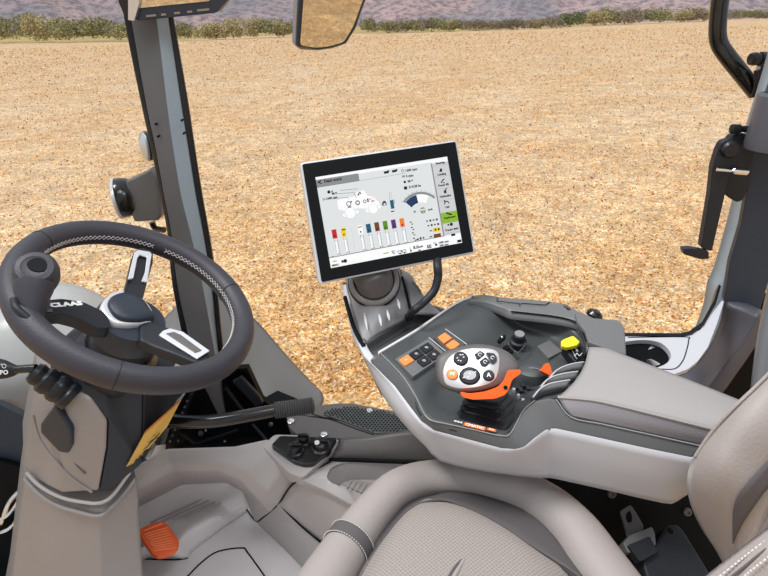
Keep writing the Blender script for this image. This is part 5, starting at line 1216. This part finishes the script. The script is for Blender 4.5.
uq(.862, .05, .872, .885, DGR, 3); uq(.872, .05, 1, .885, LGR, 2); uq(.872, .622, 1, .745, GRN, 4)
for v in (.08, .21, .345, .48, .62, .745, .86): uq(.872, v, 1, v+.006, MID, 3)
utext('<', 73, 177, .013, bold=.0005); utext('Field work', 122, 168, .0078)
utext('Steering', 520, 104, .0055); utext('Loading', 526, 146, .0055); utext('Power lift', 533, 186, .0055); utext('Hydraulics', 540, 227, .0055); utext('Cab', 547, 268, .0055); utext('Implement', 556, 306, .0055); utext('Tractor field', 563, 351, .0055)
uline([(519, 138), (522, 126), (528, 128)], .0022); udisc(524, 133, .0022, BLK); uline([(524, 178), (530, 168), (536, 163)], .0022); uline([(530, 178), (538, 178)], .0016); ubox(539, 211, 10, 12, BLK); uline([(538, 205), (546, 198)], .0016)
uline([(536, 258), (540, 248), (548, 246), (554, 254)], .0018); udisc(537, 246, .0018, BLK); uline([(543, 289), (552, 293), (564, 296)], .003); ubox(551, 334, 7, 6, BLK); udisc(562, 332, .0032, BLK); ubox(569, 371, 16, 9, BLK)
for x in (320, 350): ubox(x, 139-(x-320)*.16, 17, 9, BLK); udisc(x+8, 135-(x-320)*.16, .002, BLK)
uring(381, 133, .0024, .0009); ubox(384, 154, 10, 8, DGR); ubox(389, 175, 8, 9, BLK); ubox(392, 197, 12, 12, BLK)
utext('1600 rpm', 413, 130, .0062); utext('0 rpm', 407, 152, .0062); utext('98 %', 410, 172, .0062); utext('214.28 ha', 426, 191, .0062)
# tractor on the page
for L in ([(138, 245), (150, 238), (205, 228), (212, 212), (238, 205), (250, 225), (282, 232), (298, 262), (262, 275), (215, 272), (165, 282), (142, 276)],):
    upoly([inv(*p) for p in L], WHT, 4)
for x, y, r in [(187, 290, .0105), (272, 274, .0095), (165, 298, .004), (212, 286, .004), (250, 282, .004), (294, 268, .004)]: udisc(x, y, r, WHT, 4); uring(x, y, r, .0004, MID, 5)
uline([(215, 200), (150, 206)], .0006); uline([(210, 235), (200, 214), (128, 219)], .0006); uline([(182, 240), (176, 232), (90, 240)], .0006)
udisc(107, 212, .003, BLK); ubox(119, 210, 4, 8, BLK); utext('98 %', 128, 218, .0055); uring(88, 239, .0018, .0008); utext('1600 rpm', 118, 234, .0055)
uline([(215, 222), (222, 212), (226, 220)], .0016); udisc(217, 222, .0016, BLK)
uring(181, 256, .0042, .0013); ubox(184, 268, 12, 4, BLK); ubox(190, 248, 5, 5, BLK); uring(214, 252, .0036, .0018); uring(240, 247, .0028, .0013); ubox(252, 243, 5, 14, BLK); uline([(256, 237), (262, 240)], .0014); uline([(264, 244), (290, 240)], .0007, SLM); ubox(270, 246, 10, 3, BLK); uline([(264, 236), (286, 232)], .0007, SLM)
ubox(313, 256, 16, 12, BLK); udisc(313, 250, .0028, BLK); udisc(314, 257, .0022, GRY, 9); ubox(342, 258, 13, 33, TEA); uline([(331, 214), (334, 242)], .0005); uline([(339, 212), (342, 240)], .0006, SLM); uline([(348, 240), (350, 256)], .001); ubox(344, 284, 12, 4, BLK)
# gauge
def garc(r0, r1, a0, a1, m, lv):
    u, v = inv(452, 300); a, c = sp(u, v); n = 12; A0 = SX+math.radians(a0); A1 = SX+math.radians(a1); P_ = []
    for k in range(n+1): q_ = A0+(A1-A0)*k/n; P_.append(TF.p(a+r0*math.cos(q_), c+r0*math.sin(q_), Z0+lv*.00012))
    for k in range(n, -1, -1): q_ = A0+(A1-A0)*k/n; P_.append(TF.p(a+r1*math.cos(q_), c+r1*math.sin(q_), Z0+lv*.00012))
    ub.add((P_, [[i, i+1, 2*n+1-i-1, 2*n+1-i] for i in range(n)]), m)
garc(.0415, .0460, 42, 135, DGR, 6); garc(.026, .041, 60, 95, WHT, 5); garc(.026, .041, 95, 132, NAV, 5); garc(.0255, .0275, 95, 132, BLK, 6)
for k in range(9): 
    aa = SX+math.radians(48+k*11); u, v = inv(452, 300); a, c = sp(u, v); x_, y_ = a+.047*math.cos(aa), c+.047*math.sin(aa)
    ub.add(TF.line([(x_, y_), (x_+.0015*math.cos(aa), y_+.0015*math.sin(aa))], .0012, Z0+.001), BLK)
uring(456, 281, .0058, .0007, OLV); utext('8.0', 457, 285, .006); utext('km/h', 484, 277, .0045); utext('P1', 427, 286, .005); ubox(455, 272, 12, 5, OLV)
# sliders
cols = [(128, 368, RED), (162, 362, YEL), (224, 352, WHT), (255, 347, TEA), (286, 341, BRN), (317, 336, OLV), (348, 331, PUR), (379, 326, ORG)]
for x, y, m in cols:
    ubox(x, y, 17, 34, m); ubox(x+1, y+8, 5, 6, BLK if m != YEL else BLK, 9); 
    x2, y2 = x+5, y+20
    for dx in (-5, 6): uline([(x2+dx, y2), (x2+dx+8, y2+50)], .0005)
    ubox(x2+3, y2+30, 9, 44, WHT, 7); ubox(x2+8, y2+55, 3, 4, BLK); ubox(x2+16, y2+53, 3, 4, BLK)
ubox(162, 352, 14, 4, BLK, 9); ubox(222, 342, 14, 3, BLK, 9); uline([(190, 345), (204, 425)], .0004, MID)
for k in range(4): ubox(411+k*4, 324+k*20, 7, 4, BLK); ubox(417+k*4, 331+k*20, 6, 4, BLK)
for r_ in range(2):
    for k in range(4): ubox(472+k*12+r_*5, 320-k*2+r_*17, 7, 8 if k % 2 else 5, BLK if (k+r_) % 3 else NAV)
ubox(508, 352, 30, 16, YEL); ubox(510, 374, 28, 15, BRN); ubox(503, 352, 6, 8, BLK, 9); ubox(515, 350, 6, 8, BLK, 9); ubox(486, 356, 10, 4, BLK); ubox(486, 378, 10, 4, BLK)
ubox(437, 388, 9, 6, BLK); ubox(448, 384, 7, 9, BLK); ubox(459, 382, 5, 7, BLK)
# status bar
ubox(129, 469, 15, 4, GRN, 3); utext('MENU', 131, 484, .0048); ubox(158, 470, 7, 9, BLK, 3); udisc(168, 468, .0035, BLK); ubox(320, 439, 20, 4, GRN, 3)
uline([(340, 431), (350, 442)], .0016); uring(348, 434, .0025, .0008); uline([(362, 432), (392, 426), (394, 436), (366, 441), (362, 432)], .001); ubox(378, 433, 8, 4, BLK); udisc(372, 440, .0016, BLK); udisc(388, 437, .0016, BLK)
uline([(408, 418), (412, 436)], .001); udisc(412, 430, .0018, BLK); utext('8.0', 430, 418, .0085); utext('km/h', 448, 415, .0048); ubox(444, 428, 10, 4, BLK, 3)
ubox(480, 414, 16, 14, NAV, 3); uring(480, 412, .0025, .001, WHT); uring(500, 401, .0016, .0008); ubox(506, 408, 8, 8, BLK, 3); utext('1600 rpm', 533, 398, .0055); utext('540 rpm', 535, 409, .0055); ubox(592, 394, 17, 10, BLK, 3)
ubox(121, 452, 8, 4, DGR)
ub.build('screen_page', t, smooth=False, recalc=False)
for p in []: pass
